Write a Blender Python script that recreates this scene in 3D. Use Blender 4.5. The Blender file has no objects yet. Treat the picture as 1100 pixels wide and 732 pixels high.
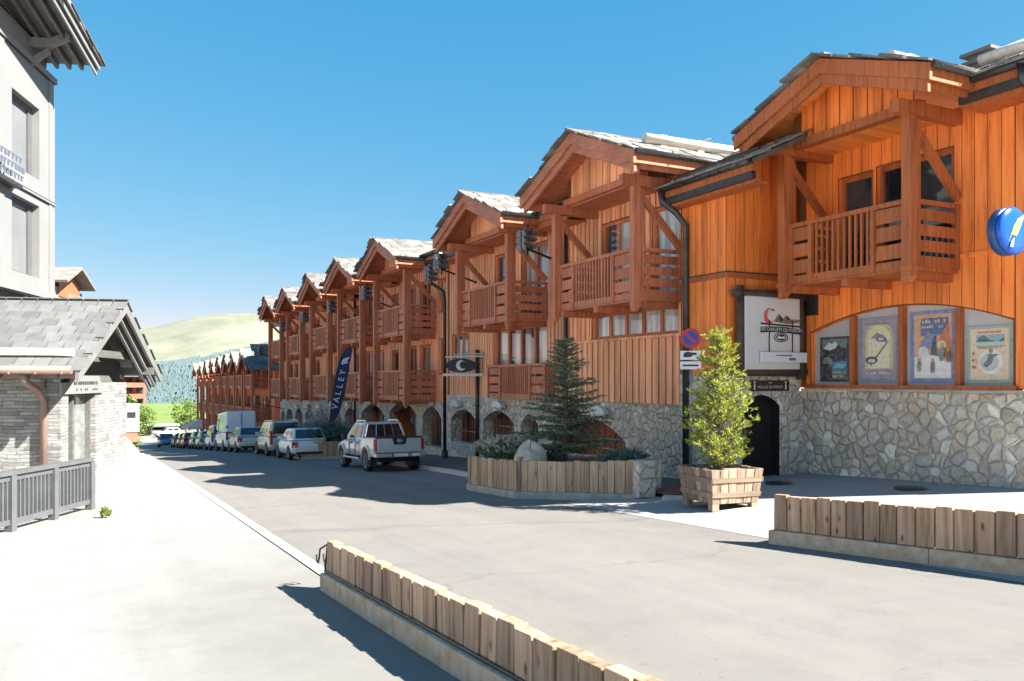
import bpy, math, random
from mathutils import Vector, Matrix
random.seed(7)
R=random.Random
C=bpy.context.scene.collection
sc=bpy.context.scene
PI=math.pi
# ------------------------------------------------------------------ materials
def lin(r,g,b):
    f=lambda v:(v/255/12.92) if v/255<=.04045 else ((v/255+.055)/1.055)**2.4
    return (f(r),f(g),f(b),1)
class NT:
    def __init__(s,name):
        s.m=bpy.data.materials.new(name); s.m.use_nodes=True; s.t=s.m.node_tree; s.n=s.t.nodes
        s.b=s.n['Principled BSDF']
    def node(s,t,**k):
        n=s.n.new(t)
        for a,v in k.items():
            if a in n.inputs.keys(): 
                if hasattr(v,'is_linked') or isinstance(v,bpy.types.NodeSocket): s.t.links.new(v,n.inputs[a])
                else: n.inputs[a].default_value=v
            else: setattr(n,a,v)
        return n
    def link(s,a,b): s.t.links.new(a,b)
    def coord(s,scale=(1,1,1),kind='Object',rot=(0,0,0)):
        tc=s.node('ShaderNodeTexCoord'); mp=s.node('ShaderNodeMapping'); s.link(tc.outputs[kind],mp.inputs['Vector'])
        mp.inputs['Scale'].default_value=scale; mp.inputs['Rotation'].default_value=rot
        return mp.outputs['Vector']
    def noise(s,vec,scale=5,detail=4,rough=.55):
        n=s.node('ShaderNodeTexNoise'); s.link(vec,n.inputs['Vector']); n.inputs['Scale'].default_value=scale
        n.inputs['Detail'].default_value=detail; n.inputs['Roughness'].default_value=rough
        return n.outputs['Fac']
    def ramp(s,fac,stops,interp='LINEAR'):
        r=s.node('ShaderNodeValToRGB'); s.link(fac,r.inputs['Fac']); e=r.color_ramp.elements; r.color_ramp.interpolation=interp
        while len(e)<len(stops): e.new(.5)
        for i,(p,c) in enumerate(stops): e[i].position=p; e[i].color=c if len(c)==4 else (*c,1)
        return r.outputs['Color']
    def mix(s,fac,a,b,mode='MIX'):
        n=s.node('ShaderNodeMix',data_type='RGBA',blend_type=mode)
        for i,v in ((0,fac),(6,a),(7,b)):
            if isinstance(v,bpy.types.NodeSocket): s.link(v,n.inputs[i])
            else: n.inputs[i].default_value=v if (i==0 or len(v)==4) else (*v,1)
        return n.outputs[2]
    def math(s,op,a,b=0.):
        n=s.node('ShaderNodeMath',operation=op)
        for i,v in ((0,a),(1,b)):
            if isinstance(v,bpy.types.NodeSocket): s.link(v,n.inputs[i])
            else: n.inputs[i].default_value=v
        return n.outputs[0]
    def bump(s,h,strength=.3,dist=.02):
        n=s.node('ShaderNodeBump'); s.link(h,n.inputs['Height']); n.inputs['Strength'].default_value=strength; n.inputs['Distance'].default_value=dist
        s.link(n.outputs['Normal'],s.b.inputs['Normal'])
    def island(s):
        return s.node('ShaderNodeNewGeometry').outputs['Random Per Island']
    def fin(s,col,rough=.7,metal=0,**k):
        if isinstance(col,bpy.types.NodeSocket): s.link(col,s.b.inputs['Base Color'])
        else: s.b.inputs['Base Color'].default_value=col
        if isinstance(rough,bpy.types.NodeSocket): s.link(rough,s.b.inputs['Roughness'])
        else: s.b.inputs['Roughness'].default_value=rough
        s.b.inputs['Metallic'].default_value=metal
        for a,v in k.items(): s.b.inputs[a.replace('_',' ')].default_value=v
        return s.m
def vary(name,c1,c2,rough=.7,scale=3,metal=0,bump=.15,stretch=(1,1,1),isl=0.,detail=5,**k):
    """two tones mixed by noise, with a tone per separate piece when isl>0"""
    t=NT(name); f=t.noise(t.coord(stretch),scale,detail)
    col=t.ramp(f,[(.3,c1),(.7,c2)])
    if isl:
        v=t.math('MULTIPLY_ADD',t.island(),isl); t.n[-1].inputs[2].default_value=1-isl*.6
        col=t.mix(1.,col,col) if False else col
        cc=t.node('ShaderNodeHueSaturation'); t.link(col,cc.inputs['Color']); t.link(v,cc.inputs['Value']); col=cc.outputs['Color']
    if bump: t.bump(f,bump)
    return t.fin(col,rough,metal,**k)
def wood(name,c1,c2,dark,along='Z',bw=.27,axis='Y',rough=.6,isl=.0,knots=.0):
    t=NT(name)
    st={'Z':(7,7,.5),'X':(.5,7,7),'Y':(7,.5,7)}[along]
    v=t.coord(st); f=t.noise(v,2.2,6,.6)
    col=t.ramp(f,[(.25,dark),(.45,c1),(.72,c2)])
    big=t.noise(t.coord((1,1,.35) if along=='Z' else (1,1,1)),.9,3)
    hs=t.node('ShaderNodeHueSaturation'); t.link(col,hs.inputs['Color'])
    val=t.math('MULTIPLY_ADD',big,.7); t.n[-1].inputs[2].default_value=.62
    if bw:
        sx=t.node('ShaderNodeSeparateXYZ'); tc=t.node('ShaderNodeTexCoord'); t.link(tc.outputs['Object'],sx.inputs[0])
        w=t.node('ShaderNodeTexWhiteNoise',noise_dimensions='1D'); t.link(t.math('FLOOR',t.math('DIVIDE',sx.outputs[axis],bw)),w.inputs['W'])
        val=t.math('MULTIPLY',val,t.math('MULTIPLY_ADD',w.outputs['Value'],.34)); t.n[-2].inputs[2].default_value=.88
    if isl:
        q=t.math('MULTIPLY_ADD',t.island(),isl); t.n[-1].inputs[2].default_value=1-isl*.5
        val=t.math('MULTIPLY',val,q)
    if bw and along=='Z':
        stn=t.noise(t.coord((2.5,2.5,.12)),1.3,5,.7); val=t.math('MULTIPLY',val,t.ramp(stn,[(.34,(.74,.72,.70)),(.52,(1.1,1.1,1.1))]))
        gry=t.noise(t.coord((.6,.6,.5)),.8,4); 
    t.link(val,hs.inputs['Value']); col=hs.outputs['Color']
    if knots:
        vo=t.node('ShaderNodeTexVoronoi',feature='F1'); t.link(t.coord((1,1,.45) if along=='Z' else (.6,1,1)),vo.inputs['Vector']); vo.inputs['Scale'].default_value=5.5
        kf=t.ramp(vo.outputs['Distance'],[(.05,(1,1,1)),(.16,(0,0,0))])
        col=t.mix(t.math('MULTIPLY',kf,knots),col,dark)
    t.bump(f,.25,.01)
    return t.fin(col,rough)
MAT={}
MAT['wood_a']=wood('warm orange larch boards',(.90,.222,.036),(.97,.295,.058),(.52,.11,.016),bw=.27)
MAT['wood_b']=wood('red brown larch boards',(.90,.37,.175),(.98,.46,.235),(.55,.18,.07),bw=.18)
MAT['wood_c']=wood('darker larch boards',(.90,.335,.155),(.98,.43,.215),(.50,.15,.06),bw=.18)  # slightly darker board tone for the long and far rows
MAT['trim_a']=wood('varnished orange brown beam',(.40,.105,.027),(.52,.15,.042),(.20,.045,.012),bw=0,along='Z',isl=.3)
MAT['trim_b']=wood('varnished red brown beam',(.50,.155,.07),(.64,.22,.105),(.26,.07,.03),bw=0,along='Z',isl=.3)
MAT['barge']=wood('pinkish brown barge board',(.46,.155,.08),(.58,.22,.125),(.28,.085,.042),bw=0,along='Y',isl=.2)
MAT['soffit']=wood('golden pine soffit boards',(.88,.29,.06),(.97,.37,.09),(.55,.16,.035),along='X',bw=.16,axis='Y')
MAT['plank']=wood('weathered tan plank',(.27,.19,.13),(.40,.295,.21),(.10,.06,.04),bw=0,isl=.65,knots=.9,rough=.85)
MAT['plank_warm']=wood('weathered orange plank',(.46,.29,.175),(.62,.43,.28),(.20,.11,.06),bw=0,isl=.6,knots=.95,rough=.85)
MAT['grey_wood']=wood('grey painted timber',(.17,.169,.162),(.22,.217,.21),(.12,.118,.112),bw=0,isl=.15)
MAT['grey_wood_dark']=wood('dark grey timber',(.115,.11,.10),(.165,.158,.143),(.07,.066,.06),bw=0,isl=.2,along='Y')
def stone(name,cols,scale,mort,stretch=(1,1,1),bw=.035):
    t=NT(name); v=t.coord(stretch)
    wob=t.node('ShaderNodeTexNoise'); t.link(v,wob.inputs['Vector']); wob.inputs['Scale'].default_value=2.2
    vm=t.node('ShaderNodeVectorMath',operation='MULTIPLY_ADD'); t.link(wob.outputs['Color'],vm.inputs[0]); vm.inputs[1].default_value=(.3,.3,.3); t.link(v,vm.inputs[2])
    a=t.node('ShaderNodeTexVoronoi',feature='F1'); b=t.node('ShaderNodeTexVoronoi',feature='DISTANCE_TO_EDGE')
    for n in (a,b): t.link(vm.outputs[0],n.inputs['Vector']); n.inputs['Scale'].default_value=scale; n.inputs['Randomness'].default_value=.95
    sp=t.node('ShaderNodeSeparateColor'); t.link(a.outputs['Color'],sp.inputs[0])
    col=t.ramp(sp.outputs[0],[(i/(len(cols)-1),c) for i,c in enumerate(cols)])
    f=t.noise(t.coord(),9,6,.65); col=t.mix(.75,col,t.ramp(f,[(.3,(.66,.63,.6)),(.7,(1.25,1.18,1.08))]),'MULTIPLY')
    e=t.ramp(b.outputs['Distance'],[(bw*.5,(0,0,0)),(bw*1.6,(1,1,1))])
    col=t.mix(e,mort,col)
    t.bump(t.math('ADD',t.math('MULTIPLY',t.ramp(b.outputs['Distance'],[(0,(0,0,0)),(.16,(1,1,1))]),.8),t.math('ADD',t.math('MULTIPLY',f,.6),t.math('MULTIPLY',sp.outputs[1],.5))),.85,.07)
    return t.fin(col,.85)
G=lambda v,w=0:(v*(1+w),v,v*(1-w))
MAT['stone']=stone('irregular rubble stone',[(.46,.41,.34),(.74,.68,.58),(.58,.52,.44),(.70,.59,.44),(.54,.50,.44),(.95,.88,.77),(.64,.50,.36),(.66,.60,.51)],3.9,(.40,.35,.285,1),bw=.014)
MAT['stone_grey']=stone('grey arcade stone',[(.56,.50,.42),(.76,.70,.60),(.66,.59,.49),(.58,.54,.47),(.90,.83,.72)],3.7,(.44,.39,.32,1),bw=.014)
def stacked():
    t=NT('stacked grey slate courses'); v=t.coord(); sx=t.node('ShaderNodeSeparateXYZ'); t.link(v,sx.inputs[0])
    wb=t.noise(v,1.6,3); cb=t.node('ShaderNodeCombineXYZ')
    t.link(t.math('ADD',sx.outputs[0],sx.outputs[1]),cb.inputs[0]); t.link(t.math('ADD',sx.outputs[2],t.math('MULTIPLY',wb,.10)),cb.inputs[1])
    b=t.node('ShaderNodeTexBrick'); t.link(cb.outputs[0],b.inputs['Vector'])
    for k,q in (('Scale',1.0),('Mortar Size',.006),('Mortar Smooth',.3),('Brick Width',.46),('Row Height',.085),('Bias',0.)): b.inputs[k].default_value=q
    b.offset=.37; b.squash=.6; b.squash_frequency=3
    b.inputs['Color1'].default_value=(.17,.17,.165,1); b.inputs['Color2'].default_value=(.34,.335,.325,1); b.inputs['Mortar'].default_value=(.11,.11,.105,1)
    f=t.noise(t.coord((1,1,2.5)),5,6,.65); col=t.mix(.8,b.outputs['Color'],t.ramp(f,[(.3,(.7,.7,.7)),(.7,(1.25,1.23,1.2))]),'MULTIPLY')
    t.bump(t.math('ADD',t.math('MULTIPLY',f,.7),t.math('MULTIPLY',b.outputs['Fac'],-.8)),.7,.04); return t.fin(col,.85)
MAT['stone_stack']=stacked()
MAT['lauze']=vary('stone roof slab',(.11,.10,.088),(.26,.243,.216),.85,2.2,isl=.6,bump=.4)
MAT['lauze_dark']=vary('dark edge slab',(.085,.07,.056),(.165,.14,.115),.9,4,isl=.5)
MAT['slate']=vary('pale grey slate',(.10,.102,.102),(.14,.142,.14),.8,3,isl=.35)
MAT['log']=vary('pale peeled log',(.55,.47,.38),(.75,.68,.58),.8,5,stretch=(.3,2,2))
MAT['gutter']=vary('aged dark zinc',(.045,.042,.04),(.085,.08,.075),.45,6,metal=.5)
MAT['copper']=vary('pale pink copper gutter',(.20,.135,.11),(.26,.18,.145),.5,5,metal=.2)
MAT['iron']=vary('black painted iron',(.012,.012,.013),(.03,.03,.03),.45,8)
MAT['steel']=vary('grey galvanised steel',(.22,.23,.24),(.36,.37,.38),.4,8,metal=.6)
MAT['grey_paint']=vary('light grey painted metal',(.085,.09,.095),(.115,.12,.125),.5,4)
MAT['cladding']=vary('off white facade panel',(.195,.195,.19),(.222,.222,.217),.6,.6,bump=.03)
MAT['blind']=vary('pale grey window blind',(.15,.155,.157),(.19,.193,.19),.35,.8,bump=0)
MAT['asphalt']=None
def road_mat(name,c1,c2,patch,sc2=60,crack=True,apron=None):
    t=NT(name); v=t.coord()
    f=t.noise(v,sc2,6,.7); g=t.noise(t.coord((1,.25,1)),.35,5,.6)
    col=t.ramp(f,[(.3,c1),(.7,c2)])
    col=t.mix(t.ramp(g,[(.35,(0,0,0)),(.7,(.8,.8,.8))]),col,patch)
    st=t.noise(t.coord((2.2,.06,1)),.8,3); col=t.mix(.5,col,t.ramp(st,[(.35,(.82,.82,.83)),(.65,(1.08,1.07,1.06))]),'MULTIPLY')
    sn=t.noise(t.coord((1,1,1)),1.1,7,.72); col=t.mix(.6,col,t.ramp(sn,[(.32,(.80,.79,.78)),(.5,(1,1,1)),(.68,(1.07,1.06,1.05))]),'MULTIPLY')
    sp_=t.noise(v,14,2,.5); col=t.mix(.5,col,t.ramp(sp_,[(.27,(.62,.61,.6)),(.34,(1,1,1))]),'MULTIPLY')
    if apron:
        sx=t.node('ShaderNodeSeparateXYZ'); t.link(v,sx.inputs[0]); wob=t.math('MULTIPLY',t.math('SUBTRACT',t.noise(v,.7,5,.65),.5),2.6)
        mx=t.node('ShaderNodeMapRange',interpolation_type='SMOOTHSTEP'); t.link(t.math('ADD',sx.outputs[0],wob),mx.inputs[0]); mx.inputs[1].default_value=-.2; mx.inputs[2].default_value=1.6
        my=t.node('ShaderNodeMapRange',interpolation_type='SMOOTHSTEP'); t.link(t.math('ADD',sx.outputs[1],wob),my.inputs[0]); my.inputs[1].default_value=13.5; my.inputs[2].default_value=8.5
        ac=t.mix(.7,apron,t.ramp(sn,[(.32,(.80,.79,.78)),(.68,(1.1,1.1,1.1))]),'MULTIPLY'); col=t.mix(t.math('MULTIPLY',mx.outputs[0],my.outputs[0]),col,ac)
    if crack:
        vo=t.node('ShaderNodeTexVoronoi',feature='DISTANCE_TO_EDGE'); wn=t.node('ShaderNodeTexNoise'); t.link(v,wn.inputs['Vector']); wn.inputs['Scale'].default_value=.8; wn.inputs['Detail'].default_value=5
        vm=t.node('ShaderNodeVectorMath',operation='MULTIPLY_ADD'); t.link(wn.outputs['Color'],vm.inputs[0]); vm.inputs[1].default_value=(1.6,1.6,0); t.link(v,vm.inputs[2])
        t.link(vm.outputs[0],vo.inputs['Vector']); vo.inputs['Scale'].default_value=.09
        cr=t.ramp(vo.outputs['Distance'],[(.0006,(.35,.35,.35)),(.0016,(0,0,0))]); col=t.mix(cr,col,(c1[0]*.55,c1[1]*.55,c1[2]*.55,1))
    t.bump(f,.25,.01)
    return t.fin(col,.9)
MAT['asphalt']=road_mat('sun bleached asphalt',(.145,.135,.120),(.19,.176,.158),(.182,.17,.154,1))
MAT['bounce_ground']=road_mat('white concrete forecourt',(.76,.74,.71),(.84,.825,.80),(.78,.765,.74,1),crack=False)
MAT['bay']=road_mat('pale parking asphalt',(.17,.168,.163),(.21,.206,.20),(.195,.191,.186,1))
MAT['pavement']=road_mat('pale worn pavement',(.232,.224,.210),(.275,.268,.255),(.205,.195,.178,1),crack=False,apron=(.19,.178,.16,1))
MAT['plaza']=road_mat('pale plaza paving',(.28,.27,.255),(.36,.35,.335),(.31,.30,.285,1),crack=False)
MAT['walk']=road_mat('red brown pavement',(.11,.096,.092),(.16,.14,.132),(.13,.115,.11,1))
MAT['kerb']=vary('pale concrete kerb',(.42,.40,.37),(.60,.58,.54),.9,6,bump=.3)
MAT['concrete']=vary('stained concrete',(.30,.27,.235),(.50,.46,.41),.9,4,bump=.35)
MAT['concrete_rust']=vary('rust stained aggregate concrete',(.52,.31,.165),(.66,.53,.40),.92,7,bump=.7,detail=9)
MAT['white_line']=vary('worn white road paint',(.5,.49,.46),(.68,.67,.65),.8,9,bump=.1)
MAT['grass']=vary('mown grass',(.10,.155,.028),(.16,.215,.048),.95,.25)
MAT['dry_ground']=vary('dry valley ground',(.105,.096,.08),(.135,.125,.108),.95,.05,bump=0)
MAT['earth']=vary('dry earth',(.16,.125,.09),(.26,.21,.16),.95,4,bump=.5)
MAT['bark']=vary('grey brown bark',(.14,.10,.07),(.26,.2,.15),.95,8,stretch=(1,1,.3))
def leaf(name,c1,c2,trans=.25):
    t=NT(name); col=t.ramp(t.island(),[(0,c1),(1,c2)])
    m=t.fin(col,.6)
    tr=t.node('ShaderNodeBsdfTranslucent'); t.link(col,tr.inputs['Color']); mx=t.node('ShaderNodeMixShader'); mx.inputs[0].default_value=trans
    t.link(t.b.outputs[0],mx.inputs[1]); t.link(tr.outputs[0],mx.inputs[2]); t.link(mx.outputs[0],t.n['Material Output'].inputs['Surface'])
    return m
MAT['needle_dark']=leaf('blue green spruce needles',(.07,.105,.055),(.26,.31,.19))
MAT['needle_bright']=leaf('yellow green pine needles',(.16,.205,.022),(.50,.53,.085),.35)
MAT['leaf_bright']=leaf('light green leaves',(.10,.17,.02),(.22,.30,.055),.35)
MAT['leaf_mid']=leaf('garden leaves',(.05,.10,.03),(.15,.22,.08))
MAT['grass_blue']=leaf('blue green ornamental grass',(.06,.12,.09),(.18,.27,.21))
MAT['flower']=leaf('dried pale flower heads',(.45,.36,.32),(.62,.55,.48))
MAT['rock']=vary('pale boulder',(.42,.31,.22),(.60,.50,.40),.9,5,bump=.9)
MAT['forest']=leaf('hazy blue green forest',(.058,.10,.108),(.088,.135,.138),.05)  # aerial haze mixed into the tree and floor colours
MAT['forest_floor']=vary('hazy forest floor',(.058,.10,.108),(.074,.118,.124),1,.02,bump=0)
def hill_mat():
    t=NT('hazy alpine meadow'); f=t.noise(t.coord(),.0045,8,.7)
    return t.fin(t.ramp(f,[(.38,(.135,.155,.098)),(.5,(.19,.192,.135)),(.62,(.225,.215,.165))]),1)  # distance haze baked into the meadow colours
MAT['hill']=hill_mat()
def glassy(name,c1,c2,scale=.8,rough=.06,stretch=(1,1,1)):
    t=NT(name); f=t.noise(t.coord(stretch),scale,2); return t.fin(t.ramp(f,[(.42,c1),(.58,c2)],),rough,0,Coat_Weight=.6,Coat_Roughness=.03)
MAT['pane_dark']=glassy('dark window glass',(.012,.014,.018),(.05,.055,.06))
MAT['pane_curtain']=glassy('window glass over pale curtain',(.36,.37,.36),(.66,.66,.63),1.6,stretch=(1,3,.3))
MAT['pane_mix']=glassy('window glass with half drawn curtain',(.06,.06,.06),(.55,.54,.5),1.1,stretch=(1,1.5,.15))
MAT['car_glass']=glassy('tinted car glass',(.008,.011,.014),(.03,.035,.04),2,rough=.12)
MAT['green_glass']=glassy('pale reflective shop glass',(.16,.18,.165),(.24,.25,.235),2,stretch=(1,1,2))
def paint(name,c,metal=.3,rough=.28):
    t=NT(name); f=t.noise(t.coord(),1.5,3); a=tuple(x*.93 for x in c[:3]); return t.fin(t.ramp(f,[(.3,a),(.7,c)]),rough,metal,Coat_Weight=.5,Coat_Roughness=.05)
for n,c,me in (('silver',(.52,.52,.51),.15),('white',(.78,.77,.75),0),('warm_silver',(.60,.56,.50),.12),('pearl',(.66,.65,.64),.2),('red',(.42,.03,.04),.1),('dark_grey',(.06,.065,.07),.3),('blue',(.10,.15,.24),.3),('black',(.015,.015,.017),.1),('champagne',(.56,.47,.37),.12)):
    MAT['car_'+n]=paint(n.replace('_',' ')+' car paint',c,me)
def flat(name,c,rough=.5,**k):
    t=NT(name); f=t.noise(t.coord(),6,3); a=tuple(x*.94 for x in c[:3]); return t.fin(t.ramp(f,[(.3,a),(.7,c[:3])]),rough,**k)
MAT['rubber']=flat('tyre rubber',(.018,.018,.018),.85)
MAT['plastic']=flat('black plastic',(.02,.021,.023),.55)
MAT['rim']=flat('alloy rim',(.5,.5,.51),.35,metal=.6)
MAT['chrome']=flat('satin chrome',(.6,.6,.6),.25,metal=.8)
MAT['red_lens']=flat('red lamp lens',(.5,.03,.035),.2)
MAT['clear_lens']=flat('clear lamp lens',(.7,.71,.72),.15)
MAT['plate']=flat('number plate white',(.74,.74,.72),.4)
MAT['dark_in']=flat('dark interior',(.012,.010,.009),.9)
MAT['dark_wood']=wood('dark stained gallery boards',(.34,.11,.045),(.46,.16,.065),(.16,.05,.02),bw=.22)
MAT['off_white']=flat('off white enamel',(.70,.69,.66),.4)
MAT['sign_white']=flat('milky sign face',(.74,.72,.67),.35)
MAT['log_dark']=vary('dark brown log frame',(.045,.026,.018),(.10,.06,.04),.7,5)
MAT['brown_sign']=flat('brown enamel',(.055,.028,.018),.45)
MAT['navy']=flat('navy flag cloth',(.022,.026,.075),.85)
MAT['ink']=flat('dark green ink',(.03,.04,.035),.6)
MAT['pure_white']=flat('white lettering',(.8,.8,.79),.5)
MAT['pale_blue']=flat('pale blue lettering',(.55,.62,.75),.6)
MAT['coral']=flat('coral red paint',(.72,.14,.11),.5)
MAT['sign_blue']=flat('deep blue gloss',(.012,.10,.50),.15)
MAT['sign_blue_dark']=flat('dark blue drum',(.02,.07,.22),.3)
MAT['yellow']=flat('bright yellow paint',(.82,.68,.12),.4)
MAT['sign_red']=flat('traffic sign red',(.55,.02,.03),.4)
MAT['traffic_blue']=flat('traffic sign blue',(.02,.06,.30),.4)
MAT['sign_letter']=flat('blue grey lettering',(.10,.12,.17),.5)
MAT['board_gap']=flat('dark gap between boards',(.20,.062,.018),.9)
MAT['poster_grey']=flat('grey window backing',(.50,.50,.49),.6)
MAT['log_hoop']=wood('dark weathered hoop board',(.22,.155,.11),(.30,.22,.16),(.10,.065,.045),bw=0,along='X',isl=.4)
MAT['lens_grey']=flat('dull grey lens',(.16,.16,.16),.3)
MAT['barrier_plank']=wood('weathered barrier plank',(.40,.245,.145),(.56,.385,.26),(.13,.07,.04),bw=0,isl=.7,knots=1.0,rough=.85)
MAT['grate']=flat('rusty brown grating',(.16,.06,.045),.7)
MAT['canvas']=vary('pale canvas',(.52,.49,.45),(.62,.59,.55),.9,3)
MAT['chalet_red']=vary('orange red rendered balcony',(.34,.12,.075),(.40,.155,.10),.8,.4)
MAT['cream']=vary('cream render',(.22,.19,.155),(.27,.24,.20),.8,.4)
MAT['snow_roof']=vary('bright stone roof',(.15,.14,.125),(.24,.228,.205),.85,.8,isl=.3)
PC={}
def pcol(c):
    if c not in PC:
        t=NT('poster ink %d'%len(PC)); f=t.noise(t.coord((1,1,1)),9,7,.75); k=lin(*c)[:3]; hz=tuple(x*.62+.16 for x in k)
        PC[c]=t.fin(t.ramp(f,[(.34,tuple(x*.62 for x in k)),(.5,tuple(x*.9+.03 for x in k)),(.66,hz)]),.3)
    return PC[c]
# ------------------------------------------------------------------ mesh helpers
class MB:
    def __init__(s): s.v=[]; s.f=[]; s.mi=[]; s.smooth=[]
    def face(s,idx,m=0,sm=False): s.f.append(idx); s.mi.append(m); s.smooth.append(sm)
    def poly(s,pts,m=0):
        n=len(s.v); s.v+= [tuple(p) for p in pts]; s.face(tuple(range(n,n+len(pts))),m)
    def box(s,x0,x1,y0,y1,z0,z1,m=0):
        n=len(s.v); s.v+=[(x,y,z) for z in (z0,z1) for x,y in ((x0,y0),(x1,y0),(x1,y1),(x0,y1))]
        for q in ((3,2,1,0),(4,5,6,7),(0,1,5,4),(1,2,6,5),(2,3,7,6),(3,0,4,7)): s.face(tuple(n+i for i in q),m)
    def obox(s,c,size,M,m=0):
        n=len(s.v); c=Vector(c); a,b,d=(k/2 for k in size)
        for z in (-d,d):
            for x,y in ((-a,-b),(a,-b),(a,b),(-a,b)): s.v.append(tuple(c+M@Vector((x,y,z))))
        for q in ((3,2,1,0),(4,5,6,7),(0,1,5,4),(1,2,6,5),(2,3,7,6),(3,0,4,7)): s.face(tuple(n+i for i in q),m)
    def bar(s,p,q,w,h,m=0,up=(0,0,1)):
        p,q=Vector(p),Vector(q); d=q-p; L=d.length; y=d/L; u=Vector(up); x=y.cross(u)
        if x.length<1e-4: x=y.cross(Vector((1,0,0)))
        x.normalize(); z=x.cross(y); s.obox((p+q)/2,(w,L,h),Matrix((x,y,z)).transposed(),m)
    def tube(s,pts,r,seg=10,m=0,caps=True):
        pts=[Vector(p) for p in pts]; n0=len(s.v); prev=None
        rr=r if isinstance(r,(list,tuple)) else [r]*len(pts)
        for i,p in enumerate(pts):
            d=(pts[min(i+1,len(pts)-1)]-pts[max(i-1,0)]).normalized()
            if prev is None:
                a=d.cross(Vector((0,0,1)))
                if a.length<.05: a=d.cross(Vector((1,0,0)))
            else: a=prev-d*prev.dot(d)
            a.normalize(); prev=a; b=d.cross(a)
            for k in range(seg):
                t=2*PI*k/seg; s.v.append(tuple(p+(a*math.cos(t)+b*math.sin(t))*rr[i]))
        for i in range(len(pts)-1):
            for k in range(seg):
                k2=(k+1)%seg; s.face((n0+i*seg+k,n0+i*seg+k2,n0+(i+1)*seg+k2,n0+(i+1)*seg+k),m,True)
        if caps:
            s.face(tuple(n0+k for k in reversed(range(seg))),m); e=n0+(len(pts)-1)*seg; s.face(tuple(e+k for k in range(seg)),m)
    def prism(s,pts,d,m=0):
        """pts: 3-D outline, d: extrusion vector"""
        n=len(s.v); k=len(pts); d=Vector(d); s.v+=[tuple(p) for p in pts]+[tuple(Vector(p)+d) for p in pts]
        s.face(tuple(range(n,n+k)),m); s.face(tuple(reversed(range(n+k,n+2*k))),m)
        for i in range(k): j=(i+1)%k; s.face((n+j,n+i,n+k+i,n+k+j),m)
    def lathe(s,o,ax,prof,seg=20,m=0):
        """prof: (along, radius)"""
        o=Vector(o); ax=Vector(ax).normalized(); a=ax.cross(Vector((0,0,1)))
        if a.length<.05: a=ax.cross(Vector((1,0,0)))
        a.normalize(); b=ax.cross(a); n0=len(s.v)
        for h,r in prof:
            for k in range(seg):
                t=2*PI*k/seg; s.v.append(tuple(o+ax*h+(a*math.cos(t)+b*math.sin(t))*r))
        for i in range(len(prof)-1):
            for k in range(seg):
                k2=(k+1)%seg; s.face((n0+i*seg+k,n0+i*seg+k2,n0+(i+1)*seg+k2,n0+(i+1)*seg+k),m,True)
    def grid(s,xs,ys,zf,m=0):
        n0=len(s.v); nx=len(xs)
        for y in ys:
            for x in xs: s.v.append((x,y,zf(x,y)))
        for j in range(len(ys)-1):
            for i in range(nx-1): a=n0+j*nx+i; s.face((a,a+1,a+nx+1,a+nx),m,True)
    def build(s,name,mats,parent=None,label=None,bevel=0,subsurf=0,base=None):
        me=bpy.data.meshes.new(name)
        off=Vector(base) if base is not None else (Vector(parent['_base']) if parent is not None and '_base' in parent else Vector((0,0,0)))
        me.from_pydata([tuple(Vector(v)-off) for v in s.v],[],s.f)
        for mt in (mats if isinstance(mats,(list,tuple)) else [mats]): me.materials.append(MAT[mt] if isinstance(mt,str) else mt)
        me.polygons.foreach_set('material_index',s.mi); me.polygons.foreach_set('use_smooth',s.smooth); me.update()
        o=bpy.data.objects.new(name,me); C.objects.link(o)
        if parent is not None: o.parent=parent; o['_base']=list(off) if False else [0,0,0]; o['_base']=tuple(off)
        elif base is not None: o.location=base; o['_base']=tuple(off)
        if label: o['label']=label
        if bevel:
            b=o.modifiers.new('bevel','BEVEL'); b.width=bevel; b.segments=2; b.limit_method='ANGLE'
        if subsurf:
            b=o.modifiers.new('smooth','SUBSURF'); b.levels=subsurf; b.render_levels=subsurf
        return o
def tag(o,label,cat,group=None,kind=None):
    if label: o['label']=label
    if cat: o['category']=cat
    if group: o['group']=group
    if kind: o['kind']=kind
    return o
def thing(name,label,cat,base=(0,0,0),group=None,rotz=0,local=False):
    """Empty at the base of a thing; children are written in world coordinates, or in its own frame when local"""
    o=bpy.data.objects.new(name,None); C.objects.link(o); o.location=base; o.rotation_euler=(0,0,rotz); o.empty_display_size=.3
    o['_base']=(0.,0.,0.) if local else tuple(float(b) for b in base)
    return tag(o,label,cat,group)
def struct(name,mb,mat):
    o=mb.build(name,mat); o['kind']='structure'; return o
def copy_tree(o,parent=None):
    c=o.copy(); C.objects.link(c); c.parent=parent
    for ch in list(o.children): copy_tree(ch,c)
    return c
def textmesh(mb,body,size,O,Rv,U,m=0,align='CENTER',depth=.004,stretch=1.):
    cu=bpy.data.curves.new('lettering','FONT'); cu.body=body; cu.size=size; cu.align_x=align; cu.align_y='CENTER'; cu.resolution_u=2
    o=bpy.data.objects.new('lettering',cu); C.objects.link(o); bpy.context.view_layer.update()
    me=bpy.data.meshes.new_from_object(o.evaluated_get(bpy.context.evaluated_depsgraph_get()))
    n=len(mb.v); O,Rv,U=Vector(O),Vector(Rv).normalized(),Vector(U).normalized()
    for v in me.vertices: mb.v.append(tuple(O+Rv*v.co.x*stretch+U*v.co.y))
    for p in me.polygons: mb.face(tuple(n+i for i in p.vertices),m)
    bpy.data.objects.remove(o); bpy.data.curves.remove(cu); bpy.data.meshes.remove(me)
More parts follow.
